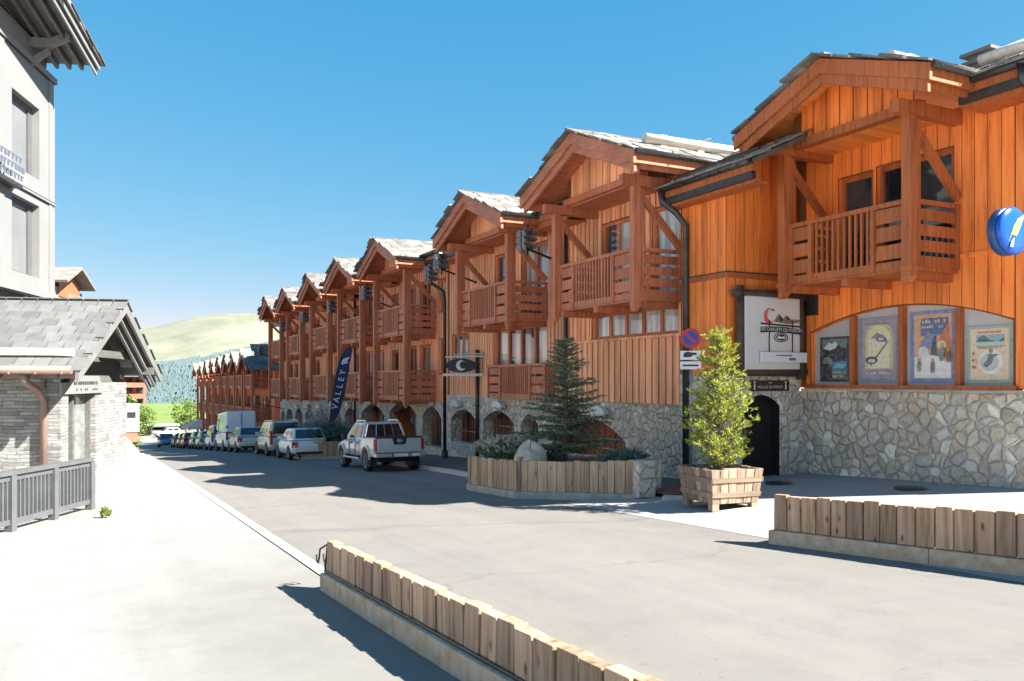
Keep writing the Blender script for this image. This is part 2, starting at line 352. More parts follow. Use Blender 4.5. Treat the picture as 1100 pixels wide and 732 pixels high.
# ------------------------------------------------------------------ terrain heights (camera eye at z = 0)
def zr(Y):
    if Y<46: return -1.94-.0438*Y
    if Y<54: t=(Y-46); return -1.94-.0438*46-.0438*t-(.066-.0438)*t*t/16
    z54=-1.94-.0438*54-(.0222)*4
    if Y<118: return z54-.066*(Y-54)
    if Y<134: t=Y-118; return z54-.066*64-.066*t+.066*t*t/32
    return z54-.066*64-.066*8
def smooth(a,b,x):
    t=max(0,min(1,(x-a)/(b-a))); return t*t*(3-2*t)
TERR=-2.5
def zl(X,Y):
    road=zr(Y)+.03
    hi=max(road,TERR) if Y<60 else road
    return hi+(road-hi)*smooth(.9,2.3,X)
def zp(X,Y): return zr(Y)+.005+.062*max(0,X-9.25)
def zw(X,Y): return zr(Y)+.13+.018*(X-10.3)
def rng(a,b,st):
    n=max(1,int(round((b-a)/st))); return [a+(b-a)*i/n for i in range(n+1)]
g=MB()
def zg(x,y):
    if y<160: return zr(max(y,-40))-.06-(.9*smooth(-20,-90,x) if x<-20 else 0)
    return zr(200)-.06-smooth(230,1200,y)*110
g.grid([-6000,-2500,-900,-300,-100,-50,-25,-12,-5,0,2.5,6,10,13,16,25,50,100,300,900,2500,6000],[-1500,-300,-40]+rng(-20,160,6)+[180,200,230,260,320,420,600,800,1000,1300,2000,4000,7000],zg)
struct('ground',g,'dry_ground')
g=MB(); g.grid([2.5,4,6,8,9.4,11],rng(-12,134,2),lambda x,y:zr(y)); struct('road',g,'asphalt')
g=MB(); g.grid([2.5,5,8,11],[134,150],lambda x,y:zr(y)); g.grid([-30,-10,2.5,11,30],[150,166],lambda x,y:zr(150)); struct('road',g,'pavement')
g=MB(); g.grid([8.35,9,9.7,10.38],rng(20.5,60,2),lambda x,y:zr(y)+.004); struct('parking_bay',g,'bay')
g=MB(); g.grid([-70,-40]+rng(-20,-4,4)+rng(-3,2.42,.45),rng(-12,134,1.5),zl); struct('sidewalk',g,'pavement')
g=MB(); g.grid([-60,-30,-14,-7,-3],rng(-30,16.5,3),lambda x,y:zl(x,max(y,-12))+.006); g.grid([-3,0,3,6,9],rng(-30,1,3),lambda x,y:zl(min(x,2),max(y,-12))+.012); struct('bounce_ground',g,'bounce_ground')  # pale ground added out of view to bounce sunlight onto the facades
g=MB()
for y0,y1 in zip(rng(-12,134,1.0)[:-1],rng(-12,134,1.0)[1:]):
    a=zr(y0);b=zr(y1); g.poly([(2.40,y0,a+.045),(2.56,y0,a+.045),(2.56,y1,b+.045),(2.40,y1,b+.045)]); g.poly([(2.56,y0,a-.01),(2.56,y1,b-.01),(2.56,y1,b+.045),(2.56,y0,a+.045)])
struct('kerb',g,'white_line')
g=MB()
xs=[8.95,10,11,12,13,14,15.4,18]
g.grid(xs,rng(-2,15.6,1.1),lambda x,y:zp(x,y)); struct('plaza',g,'plaza')
g=MB(); g.grid([10.42,11.2,12,13,13.6,15.4],rng(15.6,120,2),zw); struct('sidewalk',g,'walk')
g=MB()
pts=[(8.98,20.2),(9.25,20.9),(9.75,21.9),(10.1,23.2),(10.3,25)]+[(10.34,y) for y in rng(27,120,3)]
for (xa,ya),(xb,yb) in zip(pts[:-1],pts[1:]):
    d=Vector((xb-xa,yb-ya,0)).normalized(); n=Vector((d.y,-d.x,0))*.16
    A=(xa,ya,zr(ya)-.05);B=(xb,yb,zr(yb)-.05)
    g.prism([A,B,tuple(Vector(B)+n),tuple(Vector(A)+n)],(0,0,.19))
struct('kerb',g,'kerb')
g=MB(); g.poly([(9.1,20.6,zr(20.6)+.125),(9.9,22,zr(22)+.125),(10.25,23.3,zr(23.3)+.125),(10.5,25.2,zr(25)+.125),(11.6,25,zr(25)+.14),(11.6,19.6,zr(19.6)+.14)]); struct('sidewalk',g,'walk')
# ------------------------------------------------------------------ generic wall with openings
def otop(o,a):
    if o.get('rise',0):
        c=(o['a0']+o['a1'])/2; hw=(o['a1']-o['a0'])/2; t=min(1,abs(a-c)/hw); return o['z1']+o['rise']*(math.sqrt(max(0,1-t**2)) if o.get('round') else 1-t*t)
    return o['z1']
def wall(mb,P,a0,a1,zb,zt,ops=(),reveal=.25,m=0,mr=None,batten=0,bwid=.05,bth=.025,mbat=None,ztf=None,zbf=None,gap=0):
    """P(a,z,d): point along the wall a, height z, depth d behind its face"""
    if mr is None: mr=m
    if mbat is None: mbat=m
    zt_=ztf or (lambda a:zt); zb_=zbf or (lambda a:zb)
    br={a0,a1}
    for o in ops:
        br|={max(a0,o['a0']),min(a1,o['a1'])}
        if o.get('rise'): br|={o['a0']+(o['a1']-o['a0'])*i/14 for i in range(15)}
    if zbf or ztf: br|=set(rng(a0,a1,1.0))
    br=sorted(b for b in br if a0<=b<=a1)
    for x0,x1 in zip(br[:-1],br[1:]):
        if x1-x0<1e-5: continue
        c=(x0+x1)/2; act=sorted([o for o in ops if o['a0']<c<o['a1']],key=lambda o:o['z0'])
        lo=(zb_(x0),zb_(x1))
        for o in act+[None]:
            hi=(zt_(x0),zt_(x1)) if o is None else (o['z0'],o['z0'])
            if hi[0]>lo[0]+1e-4 or hi[1]>lo[1]+1e-4: mb.poly([P(x0,lo[0],0),P(x1,lo[1],0),P(x1,hi[1],0),P(x0,hi[0],0)],m)
            if o is not None:
                t=(otop(o,x0),otop(o,x1)); r=o.get('reveal',reveal)
                mb.poly([P(x0,t[0],0),P(x1,t[1],0),P(x1,t[1],r),P(x0,t[0],r)],mr)
                mb.poly([P(x0,o['z0'],0),P(x1,o['z0'],0),P(x1,o['z0'],r),P(x0,o['z0'],r)],mr)
                lo=t
    for o in ops:
        r=o.get('reveal',reveal)
        for a in (o['a0'],o['a1']):
            mb.poly([P(a,o['z0'],0),P(a,otop(o,a) if o.get('rise',0)==0 else o['z1'],0),P(a,o['z1'],r),P(a,o['z0'],r)],mr)
    if batten:
        n=int((a1-a0)/batten)
        for i in range(n+1):
            a=a0+batten*(i+.5)
            if a+bwid/2>a1: continue
            e0,e1=max(a0,a-bwid/2),a+bwid/2
            cs=sorted({e0,e1}|{x for o in ops for x in (o['a0']-.03,o['a1']+.03) if e0<x<e1})
            dv=Vector(P(a,0,-bth))-Vector(P(a,0,0))
            for u,v in zip(cs[:-1],cs[1:]):
                if v-u<.012: continue
                c=(u+v)/2; lo=(zb_(u)+.004,zb_(v)+.004)
                for o in sorted([o for o in ops if o['a0']-.03<c<o['a1']+.03],key=lambda o:o['z0'])+[None]:
                    if o is None: hi=(zt_(u)-.004,zt_(v)-.004)
                    else: hi=(o['z0']-.04,)*2
                    if min(hi[0]-lo[0],hi[1]-lo[1])>.03: mb.prism([P(u,lo[0],0),P(v,lo[1],0),P(v,hi[1],0),P(u,hi[0],0)],dv,mbat)
                    if o is not None: lo=tuple(otop(o,min(max(x,o['a0']),o['a1']))+.03 for x in (u,v))
def planeX(X): return lambda a,z,d:(X+d,a,z)
def planeY(Y): return lambda a,z,d:(a,Y+d,z)
def window(root,P,a0,a1,z0,z1,nsash,trim,pane,depth=.16,fw=.07,name='window',rise=0,mid=None):
    f=MB(); g=MB()
    def bx(x0,x1,za,zb,d0,d1,mb):
        mb.prism([P(x0,za,d0),P(x1,za,d0),P(x1,zb,d0),P(x0,zb,d0)],Vector(P(x0,za,d1))-Vector(P(x0,za,d0)))
    bx(a0,a1,z0,z0+fw,depth-.07,depth+.02,f); bx(a0,a1,z1-fw,z1,depth-.07,depth+.02,f)
    cuts=[a0+(a1-a0)*i/nsash for i in range(nsash+1)]
    for i,c in enumerate(cuts):
        w=fw if i in (0,nsash) else fw*1.3
        lo=c if i==0 else (c-w if i==nsash else c-w/2); bx(lo,lo+w,z0+fw,z1-fw,depth-.075,depth+.02,f)
    if mid: bx(a0+fw,a1-fw,mid-.03,mid+.03,depth-.06,depth+.02,f)
    o=f.build(name,trim,root)
    g.poly([P(a0,z0,depth-.01),P(a1,z0,depth-.01),P(a1,z1,depth-.01),P(a0,z1,depth-.01)])
    g.build('pane',pane,o); return o
# ------------------------------------------------------------------ gables and balconies
def slabs(mb,O,along,down,n_al,n_dn,size,rs,th=(.028,.058),jit=.06):
    """stone slabs laid on a slope: O top corner, along and down are unit vectors with their lengths"""
    al,La=along; dn,Ld=down; al=Vector(al); dn=Vector(dn); nrm=al.cross(dn)
    if nrm.z<0: nrm=-nrm
    rows=max(2,int(Ld/size[1]))
    for r in range(rows+1):
        d=Ld-(r)*Ld/rows; a=-rs.random()*.2
        while a<La:
            l=size[0]*rs.uniform(.6,1.35); t=rs.uniform(*th); h=size[1]*1.35
            c=Vector(O)+al*min(a+l/2,La-.02)+dn*max(h/2-.02,d-h/2+rs.uniform(-jit,jit))+nrm*(t/2+.008+rs.uniform(0,.015))
            tilt=Matrix.Rotation(rs.uniform(-.02,.02)+.05,3,al)
            M=Matrix((al,dn,nrm)).transposed()
            mb.obox(c,(l*.97,h,t),tilt@M); a+=l
def gable(root,Yc,za,half,slope,Xf,Xb,kit,rs,log=None,detail=True):
    """roof with its ridge along X; front edge at Xf"""
    sol=math.cos(math.atan(slope)); 
    roof=MB(); sof=MB()
    ze=za-half*slope
    for s in (-1,1):
        dn=Vector((0,s*1,-slope)).normalized(); L=half/sol
        # deck
        n=Vector((0,s*slope,1)).normalized()
        A=Vector((Xf+.03,Yc,za-.02)); 
        sof.prism([A,A+dn*L,A+dn*L-n*.09,A-n*.09],(Xb-Xf,0,0))
        slabs(roof,(Xf-.06,Yc,za),((1,0,0),Xb-Xf),(dn,L+.08),0,0,(.5,.42) if detail else (.8,.6),rs)
    # ridge stones
    x=Xf-.05
    while x<Xb:
        l=rs.uniform(.4,.7); roof.obox((x+l/2,Yc,za+.03),(l,.34,.04),Matrix.Rotation(rs.uniform(-.03,.03),3,'Y')); x+=l
    ro=roof.build('roof','lauze',root)
    so=sof.build('soffit','soffit' if kit=='a' else 'trim_b',ro)
    for s in (-1,1):
        b=MB(); e1=Vector((0,s*half,-half*slope))
        for x0,dz,h,w in ((Xf-.02,-.02,.30,.07),(Xf+.06,-.27,.26,.07)):
            p=Vector((x0,Yc,za+dz)); q=p+e1+Vector((0,s*.06,-.06*slope))
            if dz<-.1: q=p+e1*.985
            b.prism([p,q,q-Vector((0,0,h)),p-Vector((0,0,h))],(w,0,0))
        b.build('barge_board','barge' if kit!='a' else 'trim_a',root)
    # eave fascia along the two low edges
    for s in (-1,1):
        b=MB(); y=Yc+s*(half-.02); b.box(Xf+.05,Xb-.6,y-.03,y+.03,ze-.32,ze-.06); b.box(Xf+.2,Xb-.6,y-.12*s-.04,y-.12*s+.04,ze-.42,ze-.2); b.build('fascia','trim_a' if kit=='a' else 'trim_b',root)
        gt=MB(); gt.tube([(Xf+.02,y+s*.1,ze-.06),(Xb-.4,y+s*.1,ze-.1)],.075,8)
        for k in range(6): xx=Xf+.2+k*(Xb-Xf)/6.5; gt.bar((xx,y+s*.19,ze-.12),(xx,y+s*.0,ze+.08),.03,.02)
        gt.build('gutter','gutter',root)
    if log:
        lg=MB(); yy=Yc-log[0]; zz=za-log[0]*slope+.22; lg.tube([(log[1],yy,zz),(log[2],yy,zz+.04)],[.13,.11],14); 
        for xx in (log[1]+.6,log[1]+1.8,log[2]-.5): lg.bar((xx,yy-.02,zz-.2),(xx,yy-.02,zz+.14),.04,.2)
        lg.build('snow_guard','log',ro)
    return ro
def infill(root,X,Yc,za,half,slope,zb,kit,pitch,trim):
    w=MB(); k=.62; y0,y1=Yc-half*k,Yc+half*k; top=lambda a:za-.12-abs(a-Yc)*slope
    n=int((y1-y0)/pitch)
    wall(w,planeX(X),y0,y1,zb,0,batten=pitch,bwid=pitch*.9,bth=.02,ztf=top,m=1,mr=0,mbat=0)
    w.build('gable_infill',['wood_'+kit,'board_gap'],root)
    b=MB(); b.box(X-.10,X+.14,y0-.15,y1+.15,zb-.16,zb+.02)
    b.build('tie_beam',trim,root)
def railing_front(mb,X,y0,y1,z0,z1,fr=(.2,.74),w=.05):
    """facing -X, y0<y1; panel pattern measured from the far (left in view) end y1"""
    L=y1-y0
    mb.box(X-.04,X+.06,y0,y1,z1-.09,z1); mb.box(X-.01,X+.03,y0,y1,z0,z0+.16)
    ya,yb=y1-L*fr[0],y1-L*fr[1]
    for y in (ya,yb,y1-.05,y0+.05):
        mb.box(X-.05,X+.045,y-.045,y+.045,z0-.02,z1-.09)
        for k in range(4): zz=z0+.12+k*(z1-z0-.25)/4; mb.box(X-.052,X+.047,y-.06,y+.06,zz,zz+.09)
    h=(z1-.09-z0-.16)
    for (u,v) in ((ya+.05,y1-.1),(y0+.1,yb-.05)):
        if v-u<.05: continue
        for k in range(3): zz=z0+.16+.05+h*k/3; mb.box(X-.008,X+.028,u,v,zz,zz+h/3-.075)
    n=max(4,int((ya-yb)/.14))
    for i in range(1,n):
        y=yb+(ya-yb)*i/n; mb.box(X-.008,X+.032,y-.026,y+.026,z0+.16,z1-.09)
def railing_side(mb,Y,x0,x1,z0,z1):
    mb.box(x0,x1,Y-.05,Y+.05,z1-.09,z1); n=4; h=(z1-.09-z0)/n
    for k in range(n): mb.box(x0,x1,Y-.018,Y+.018,z0+h*k,z0+h*k+h*.72)
    mb.box(x1-.09,x1-.01,Y-.045,Y+.045,z0,z1-.09)
def balcony(root,Yc,hw,Xp,Xw,z0,z1,trim,fr=(.2,.74)):
    f=MB(); f.box(Xp+.03,Xw-.003,Yc-hw,Yc+hw,z0-.1,z0+.03); 
    for y in (Yc-hw+.2,Yc,Yc+hw-.2): f.box(Xp+.0,Xw-.004,y-.08,y+.08,z0-.26,z0-.102)
    o=f.build('balcony',trim,root)
    r=MB(); railing_front(r,Xp,Yc-hw+.1,Yc+hw-.1,z0-.05,z1,fr); r.build('front_railing',trim,o)
    for s in (-1,1):
        r=MB(); railing_side(r,Yc+s*hw,Xp+.1,Xw-.005,z0-.03,z1-.02); r.build('side_railing',trim,o)
    return o
def posts(root,Yc,hw,Xp,zb,zt,trim,xw,ztb=None,brace=True,wx=None):
    for s in (-1,1):
        p=MB(); y=Yc+s*hw
        p.box(Xp-.13,Xp+.07,y-.1,y+.1,zb,zt); p.box(Xp+.09,Xp+.19,y-.075,y+.075,zb+.1,zt-.05)
        p.box(Xp-.15,Xp+.2,y-.12,y+.12,zb+.12,zb+.2)
        p.prism([(Xp-.13,y-.1,zb),(Xp+.07,y-.1,zb),(Xp+.0,y-.04,zb-.14),(Xp-.06,y-.04,zb-.14)],(0,.2,0))
        p.build('post',trim,root)
        b=MB(); b.bar((Xp-.45,y,zt+.12),(xw,y,zt+.12),.2,.26)
        b.build('purlin',trim,root)
        if brace:
            b=MB(); b.bar((Xp+.05,y,zt-.15),(xw-.05,y,zt-1.45),.12,.16); b.build('brace',trim,root)
# ------------------------------------------------------------------ near chalet (with its stair tower)
rs=R(11)
XA,YE=15.3,9.0
na=thing('chalet_building','orange timber chalet nearest the camera with gabled balcony above four posters and rubble stone base','building',(XA,12,zp(XA,12)))
arch=dict(a0=9.86,a1=14.80,z0=-.10,z1=1.13,rise=.46,reveal=.14)
wins=[dict(a0=13.02,a1=13.95,z0=2.25,z1=4.62,reveal=.2),dict(a0=11.08,a1=12.90,z0=2.25,z1=4.66,reveal=.2)]
w=MB(); wall(w,planeX(XA),YE,15.14,-.16,5.42,[arch]+wins,batten=.27,bwid=.252,bth=.014,m=1,mr=0,mbat=0); w.box(XA-.05,XA-.016,YE,10.9,2.40,2.50); w.build('wall',['wood_a','board_gap'],na)
w=MB(); w.poly([(XA+.143,9.8,-.12),(XA+.143,14.85,-.12),(XA+.143,14.85,1.7),(XA+.143,9.8,1.7)]); w.build('poster_backboard','poster_grey',na)
for a in (13.60,12.31,11.0): w=MB(); w.box(XA+.004,XA+.137,a-.06,a+.06,-.097,min(otop(arch,a-.06),otop(arch,a+.06))-.004); w.build('mullion','trim_a',na)
w=MB(); w.box(XA-.08,XA+.12,9.75,14.95,-.19,-.10); w.build('sill','trim_a',na)
w=MB(); w.box(XA-.12,XA+.1,9.6,15.02,-.245,-.195); w.build('ledge','concrete',na)
w=MB(); wall(w,planeX(XA-.06),YE,15.14,-3.4,-.25); w.poly([(XA-.06,YE,-.25),(XA+.3,YE,-.25),(XA+.3,15.14,-.25),(XA-.06,15.14,-.25)]); w.poly([(XA-.06,YE,-3.2),(XA+.6,YE,-3.2),(XA+.6,YE,-.25),(XA-.06,YE,-.25)]); w.build('stone_base','stone',na)
w=MB(); wall(w,planeY(YE),XA,22,-3,5.4); w.build('end_wall','wood_a',na)
for o,n in zip(wins,(1,2)): window(na,planeX(XA),o['a0'],o['a1'],o['z0'],o['z1'],n,'trim_a','pane_dark',fw=.1)
gz,gy,gh,gs=6.62,12.6,2.5,.37
gable(na,gy,gz,gh,gs,13.25,18.5,'a',R(3),log=(.85,14.3,17.8))
infill(na,14.12,gy,gz,gh,gs,5.36,'a',.36,'trim_a')
w=MB(); w.box(14.2,XA,gy-1.5,gy+1.5,5.22,5.30); w.build('loggia_ceiling','soffit',na)
balcony(na,gy-.02,1.62,13.95,XA,2.22,3.50,'trim_a')
posts(na,gy-.02,1.62,13.9,1.98,5.06,'trim_a',XA)
# main roof to the right and behind the gable
def eave_roof(root,X0,z0,y0,y1,slope,depth,rsd,trim,kit,gut=True,soff=.85):
    d=MB(); n=Vector((-slope,0,1)).normalized(); u=Vector((1,0,slope)).normalized(); L=depth/u.x
    A=Vector((X0+.05,y0,z0)); d.prism([A,A+u*L,A+u*L-n*.1,A-n*.1],(0,y1-y0,0)); ro=d.build('main_roof','lauze_dark',root)
    s=MB(); slabs(s,(X0+depth,y0-.03,z0+slope*depth),((0,1,0),y1-y0+.06),(-u,L+.1),0,0,(.55,.42),rsd); s.build('roof_slabs','lauze',ro)
    f=MB(); f.box(X0+.1,X0+.15,y0,y1,z0-.28,z0-.05); f.box(X0+.18,X0+.24,y0,y1,z0-.46,z0-.24); f.box(X0+.2,X0+soff,y0,y1,z0-.47,z0-.44); f.build('fascia',trim,root)
    if gut:
        q=MB(); q.tube([(X0+.02,y0,z0-.02),(X0+.02,y1,z0-.02)],.085,10); q.box(X0+.08,X0+.20,y0,y1,z0-.40,z0-.24)
        k=y0+.3
        while k<y1: q.bar((X0-.08,k,z0-.08),(X0+.1,k,z0+.14),.035,.02); k+=.62
        q.build('gutter','gutter',root)
eave_roof(na,14.42,5.58,YE-.12,10.4,.47,6.2,R(5),'trim_a','a')
w=MB(); w.tube([(15.0,9.3,6.07),(15.0,10.3,6.07)],.10,12); w.build('snow_guard','log',na)
w=MB(); w.tube([(14.42,9.14,5.5),(14.4,9.12,5.25),(14.7,9.1,5.05),(15.2,9.06,4.85),(15.22,9.06,3.5)],.075,10); w.build('downpipe','gutter',na)
w=MB(); w.box(17.4,17.9,11.75,12.25,5.5,7.0); w.box(17.3,18.0,11.65,12.35,7.0,7.08); w.box(17.42,17.88,11.77,12.23,7.08,7.2); w.box(17.28,18.02,11.63,12.37,7.2,7.27); w.build('chimney','snow_roof',na)
# stair tower
XT,YT0,YT1=13.0,15.14,16.62
door=dict(a0=13.45,a1=14.60,z0=-3.2,z1=-.60,rise=.26,reveal=.3)
w=MB(); wall(w,planeX(XT),YT0,YT1+.2,.16,4.35,batten=.27,bwid=.252,bth=.014,m=1,mr=0,mbat=0); wall(w,planeY(YT0),XT,XA+.1,.16,4.6,batten=.27,bwid=.252,bth=.014,m=1,mr=0,mbat=0,ztf=lambda a:4.55+.47*(a-12.42)); w.build('tower_wall',['wood_a','board_gap'],na)
w=MB(); w.box(XT-.05,XT-.001,YT0-.05,YT1+.2,2.38,2.50); w.box(XT+.0,XA,YT0-.05,YT0-.001,2.38,2.50); w.build('moulding','trim_a',na)
w=MB(); w.box(XT-.06,XA,YT0-.06,YT1+.2,2.50,2.525); w.build('flashing','gutter',na)
w=MB(); wall(w,planeX(XT-.03),YT0-.03,YT1+.2,-3.4,.155); wall(w,planeY(YT0-.03),XT-.03,XA,-3.4,.155,[door],mr=1); w.build('tower_base',['stone_grey','dark_in'],na)
w=MB(); w.box(13.3,14.9,15.36,15.46,-3.4,.1); w.build('passage','dark_in',na)  # near-black panel and reveal stand in for the unlit depth of the doorway
eave_roof(na,12.42,4.72,13.75,16.92,.47,4.5,R(6),'trim_a','a',soff=.6)
w=MB(); w.bar((12.85,13.9,5.0),(12.85,16.7,5.0),.12,.12); w.build('snow_guard','log_dark',na)
# poster sheets: each a thing of its own
def poster(name,label,y0,y1,z0,z1,X,layers,border,field,topf=None):
    t=thing(name,label,'poster',(X,(y0+y1)/2,z0),'framed posters in the arched window'); 
    yy=lambda u:y1-(y1-y0)*u      # u to the right as seen from the street
    zz=lambda v:z0+(z1-z0)*v
    b=MB(); b.prism([(X,yy(0),z0),(X,yy(1),z0),(X,yy(1),z1),(X,yy(0),z1)],(-.012,0,0)); b.build('poster_board',border,t)
    f=MB(); mats=[field]
    f.poly([(X-.016,yy(.09),zz(.06)),(X-.016,yy(.91),zz(.06)),(X-.016,yy(.91),zz(.95)),(X-.016,yy(.09),zz(.95))])
    for i,(c,pts) in enumerate(layers):
        m=pcol(c)
        if m not in mats: mats.append(m)
        f.poly([(X-.019-.0012*i,yy(u),zz(v)) for u,v in pts],mats.index(m))
    f.build('picture',mats,t); return t
def circ(cx,cy,rx,ry,n=18,a0=0,a1=2*PI): return [(cx+rx*math.cos(a0+(a1-a0)*i/n),cy+ry*math.sin(a0+(a1-a0)*i/n)) for i in range(n+(0 if a1-a0>6.2 else 1))]
def rect(a,b,c,d): return [(a,b),(c,b),(c,d),(a,d)]
def dashes(r,x0,x1,y,h,c,n):
    out=[];x=x0
    for i in range(n):
        wv=(x1-x0)/n; 
        if r.random()<.85: out.append((c,rect(x,y,x+wv*r.uniform(.45,.75),y+h*r.uniform(.7,1))))
        x+=wv
    return out
def figure(c,x,y,s,c2): return [(c,[(x-.35*s,y),(x-.1*s,y),(x,y+.5*s),(x+.12*s,y),(x+.34*s,y),(x+.28*s,y+.9*s),(x+.4*s,y+.75*s),(x+.3*s,y+1.25*s),(x-.28*s,y+1.25*s),(x-.42*s,y+.7*s)]),(c2,circ(x,y+1.45*s,.2*s,.24*s,10))]
r0=R(21); XP=XA+.13
L=[((38,58,66),rect(.1,.45,.9,.75)),((120,138,140),[(.1,.75),(.9,.75),(.9,.95),(.1,.95)]),((226,228,222),[(.12,.74),(.3,.88),(.42,.84),(.55,.9),(.62,.8),(.5,.74),(.36,.7)]),((36,52,54),[(.1,.55),(.22,.7),(.36,.6),(.5,.72),(.64,.84),(.78,.7),(.9,.76),(.9,.42),(.1,.42)]),((60,140,170),rect(.42,.26,.91,.45)),((128,192,208),[(.45,.3),(.8,.3),(.9,.38),(.6,.42)]),((52,58,52),[(.09,.06),(.45,.06),(.42,.3),(.3,.42),(.09,.44)])]
L+= [((150,146,138),circ(.27,.46,.17,.09))]+figure((44,40,44),.26,.08,.26,(146,110,90))+dashes(r0,.45,.88,.19,.05,(226,208,120),8)+dashes(r0,.45,.88,.1,.06,(232,222,170),7)+dashes(r0,.14,.4,.87,.025,(210,90,80),5)
poster('wall_poster','dark teal poster of a snowy peak above a blue lake with a standing figure',13.75,14.63,-.03,1.02,XP,L,pcol((86,62,50)),pcol((104,128,132)))
L=[((218,206,150),rect(.16,.2,.84,.72)),((206,196,160),circ(.5,.72,.34,.2,16,0,PI)),((236,226,186),circ(.5,.72,.27,.15,16,0,PI)),((240,230,192),rect(.23,.22,.77,.72)),((150,146,160),[(.3,.68),(.45,.76),(.62,.72),(.76,.6),(.6,.62),(.5,.66)]),((120,112,128),circ(.56,.66,.13,.045)),((224,214,186),circ(.56,.66,.07,.022)),((92,84,84),[(.42,.38),(.45,.37),(.72,.6),(.70,.615)]),((88,82,88),circ(.33,.34,.15,.06)),((226,214,178),circ(.33,.33,.10,.03)),((120,112,110),rect(.31,.25,.34,.32)),((172,154,168),rect(.16,.09,.84,.19))]+dashes(r0,.2,.8,.12,.045,(222,204,196),11)+dashes(r0,.2,.8,.88,.03,(150,140,150),9)
poster('wall_poster','lilac grey poster with a cream arch and a long slanting pole',12.42,13.49,-.04,1.40,XP,L,pcol((150,150,166)),pcol((170,164,176)))
L=[((92,104,150),rect(.24,.66,.84,.9)),((206,116,70),[(.55,.44),(.72,.7),(.84,.82),(.9,.5),(.9,.36),(.55,.36)]),((126,140,172),[(.24,.56),(.4,.7),(.6,.66),(.55,.5),(.4,.46),(.24,.5)]),((70,72,100),[(.45,.36),(.5,.62),(.58,.66),(.6,.36)]),((236,232,224),[(.1,.07),(.9,.07),(.9,.3),(.66,.36),(.4,.4),(.1,.36)]),((236,212,160),circ(.7,.52,.1,.06)),((222,220,212),circ(.3,.42,.12,.09))]
L+=dashes(r0,.28,.82,.83,.05,(214,196,150),8)+dashes(r0,.28,.82,.76,.04,(214,216,220),10)+figure((120,140,120),.72,.3,.15,(206,178,150))+figure((128,112,110),.52,.14,.12,(190,150,120))+figure((150,140,112),.22,.16,.11,(190,160,130))+figure((110,84,84),.86,.28,.12,(190,150,120))
poster('wall_poster','blue bordered orange poster of a snowy village scene with blue heading',11.10,12.16,-.05,1.44,XP,L,pcol((116,138,186)),pcol((226,164,116)))
L=[((150,176,176),rect(.22,.66,.82,.84)),((88,104,104),[(.22,.72),(.3,.8),(.38,.84),(.52,.75),(.66,.71),(.82,.80),(.82,.7),(.22,.7)]),((176,206,202),rect(.22,.66,.82,.72)),((180,110,80),rect(.22,.635,.84,.645)),((236,232,216),circ(.54,.37,.26,.22)),((190,196,186),circ(.5,.36,.2,.15)),((108,110,104),[(.36,.32),(.46,.4),(.5,.52),(.6,.5),(.72,.5),(.6,.45),(.56,.34),(.44,.27)]),((150,130,116),circ(.54,.56,.05,.04))]+dashes(r0,.26,.78,.87,.035,(190,120,84),12)+[((200,90,90),circ(.17,.52,.03,.02)),((200,90,90),circ(.17,.4,.03,.02)),((200,90,90),circ(.18,.28,.05,.025))]+dashes(r0,.28,.8,.6,.025,(120,150,120),10)
poster('wall_poster','green bordered peach poster with a lake strip above a white roundel',9.93,10.88,-.05,1.06,XP,L,pcol((160,180,162)),pcol((236,206,172)))
# illuminated sign on the tower, brown sign, ventilation grille
YS=YT0-.03
t=thing('hanging_sign','white illuminated chalet sign in a dark log frame above the passage door','sign',(14.05,YS,.16))
s=MB(); s.box(13.26,14.98,YS-.30,YS-.12,.24,1.96); s.build('light_box','sign_white',t,bevel=.05)
f=MB()
for z in (.2,2.0): f.tube([(13.02,YS-.2,z),(15.2,YS-.2,z)],[.10,.115],10)
for x in (13.2,15.05): f.tube([(x,YS-.22,.02),(x,YS-.22,2.18)],[.10,.085],10)
for x in (13.5,14.8): f.bar((x,YS-.15,2.0),(x,YS+.02,2.0),.08,.08); f.bar((x,YS-.15,.2),(x,YS+.02,.2),.08,.08)
f.build('log_frame','log_dark',t)
Fy=YS-.305
def P2(u,v,k=0): return (13.30+1.64*u,Fy-.003-.002*k,.28+1.66*v)
a=MB()
a.poly([P2(u,v,0) for u,v in circ(.42,.73,.10,.115,20,.6,5.3)]+[P2(u,v,0) for u,v in reversed(circ(.47,.75,.085,.09,20,.9,5.0))],1)
a.poly([P2(*q,0) for q in ((.5,.66),(.6,.77),(.68,.7),(.74,.76),(.82,.70),(1.0,.70),(1.0,.66),(.8,.63))],4)
a.poly([P2(*q,1) for q in ((.6,.77),(.68,.7),(.66,.66),(.62,.69))],0); a.poly([P2(*q,1) for q in ((.74,.76),(.82,.70),(.78,.68),(.75,.7))],0)
for x in (.42,.86): a.poly([P2(x-.012,.12,0),P2(x+.012,.12,0),P2(x+.012,.68,0),P2(x-.012,.68,0)],0)
a.poly([P2(.26,.64,1),P2(1.02,.61,1),P2(1.02,.585,1),P2(.26,.615,1)],0)
n=12; up=[(.25+.78*i/n,.545+.02*math.sin(PI*i/n)-.02*i/n) for i in range(n+1)]
a.poly([P2(u,v-.045,2) for u,v in up]+[P2(u,v+.035,2) for u,v in reversed(up)],0)
a.poly([P2(u,v,2) for u,v in circ(.64,.44,.135,.07)],0); a.poly([P2(u,v,3) for u,v in circ(.64,.44,.115,.056)],3); a.poly([P2(u,v,4) for u,v in circ(.64,.44,.10,.048)],0)
a.poly([P2(*q,5) for q in ((.56,.44),(.6,.465),(.64,.445),(.7,.46),(.73,.43),(.66,.42),(.58,.42))],3)
textmesh(a,'LES CHALETS DU FORUM',.115,P2(.64,.545,4),(1,0,-.02),(0,0,1),3)
a.build('emblem',['ink','coral','sign_white','pure_white','steel'],t)
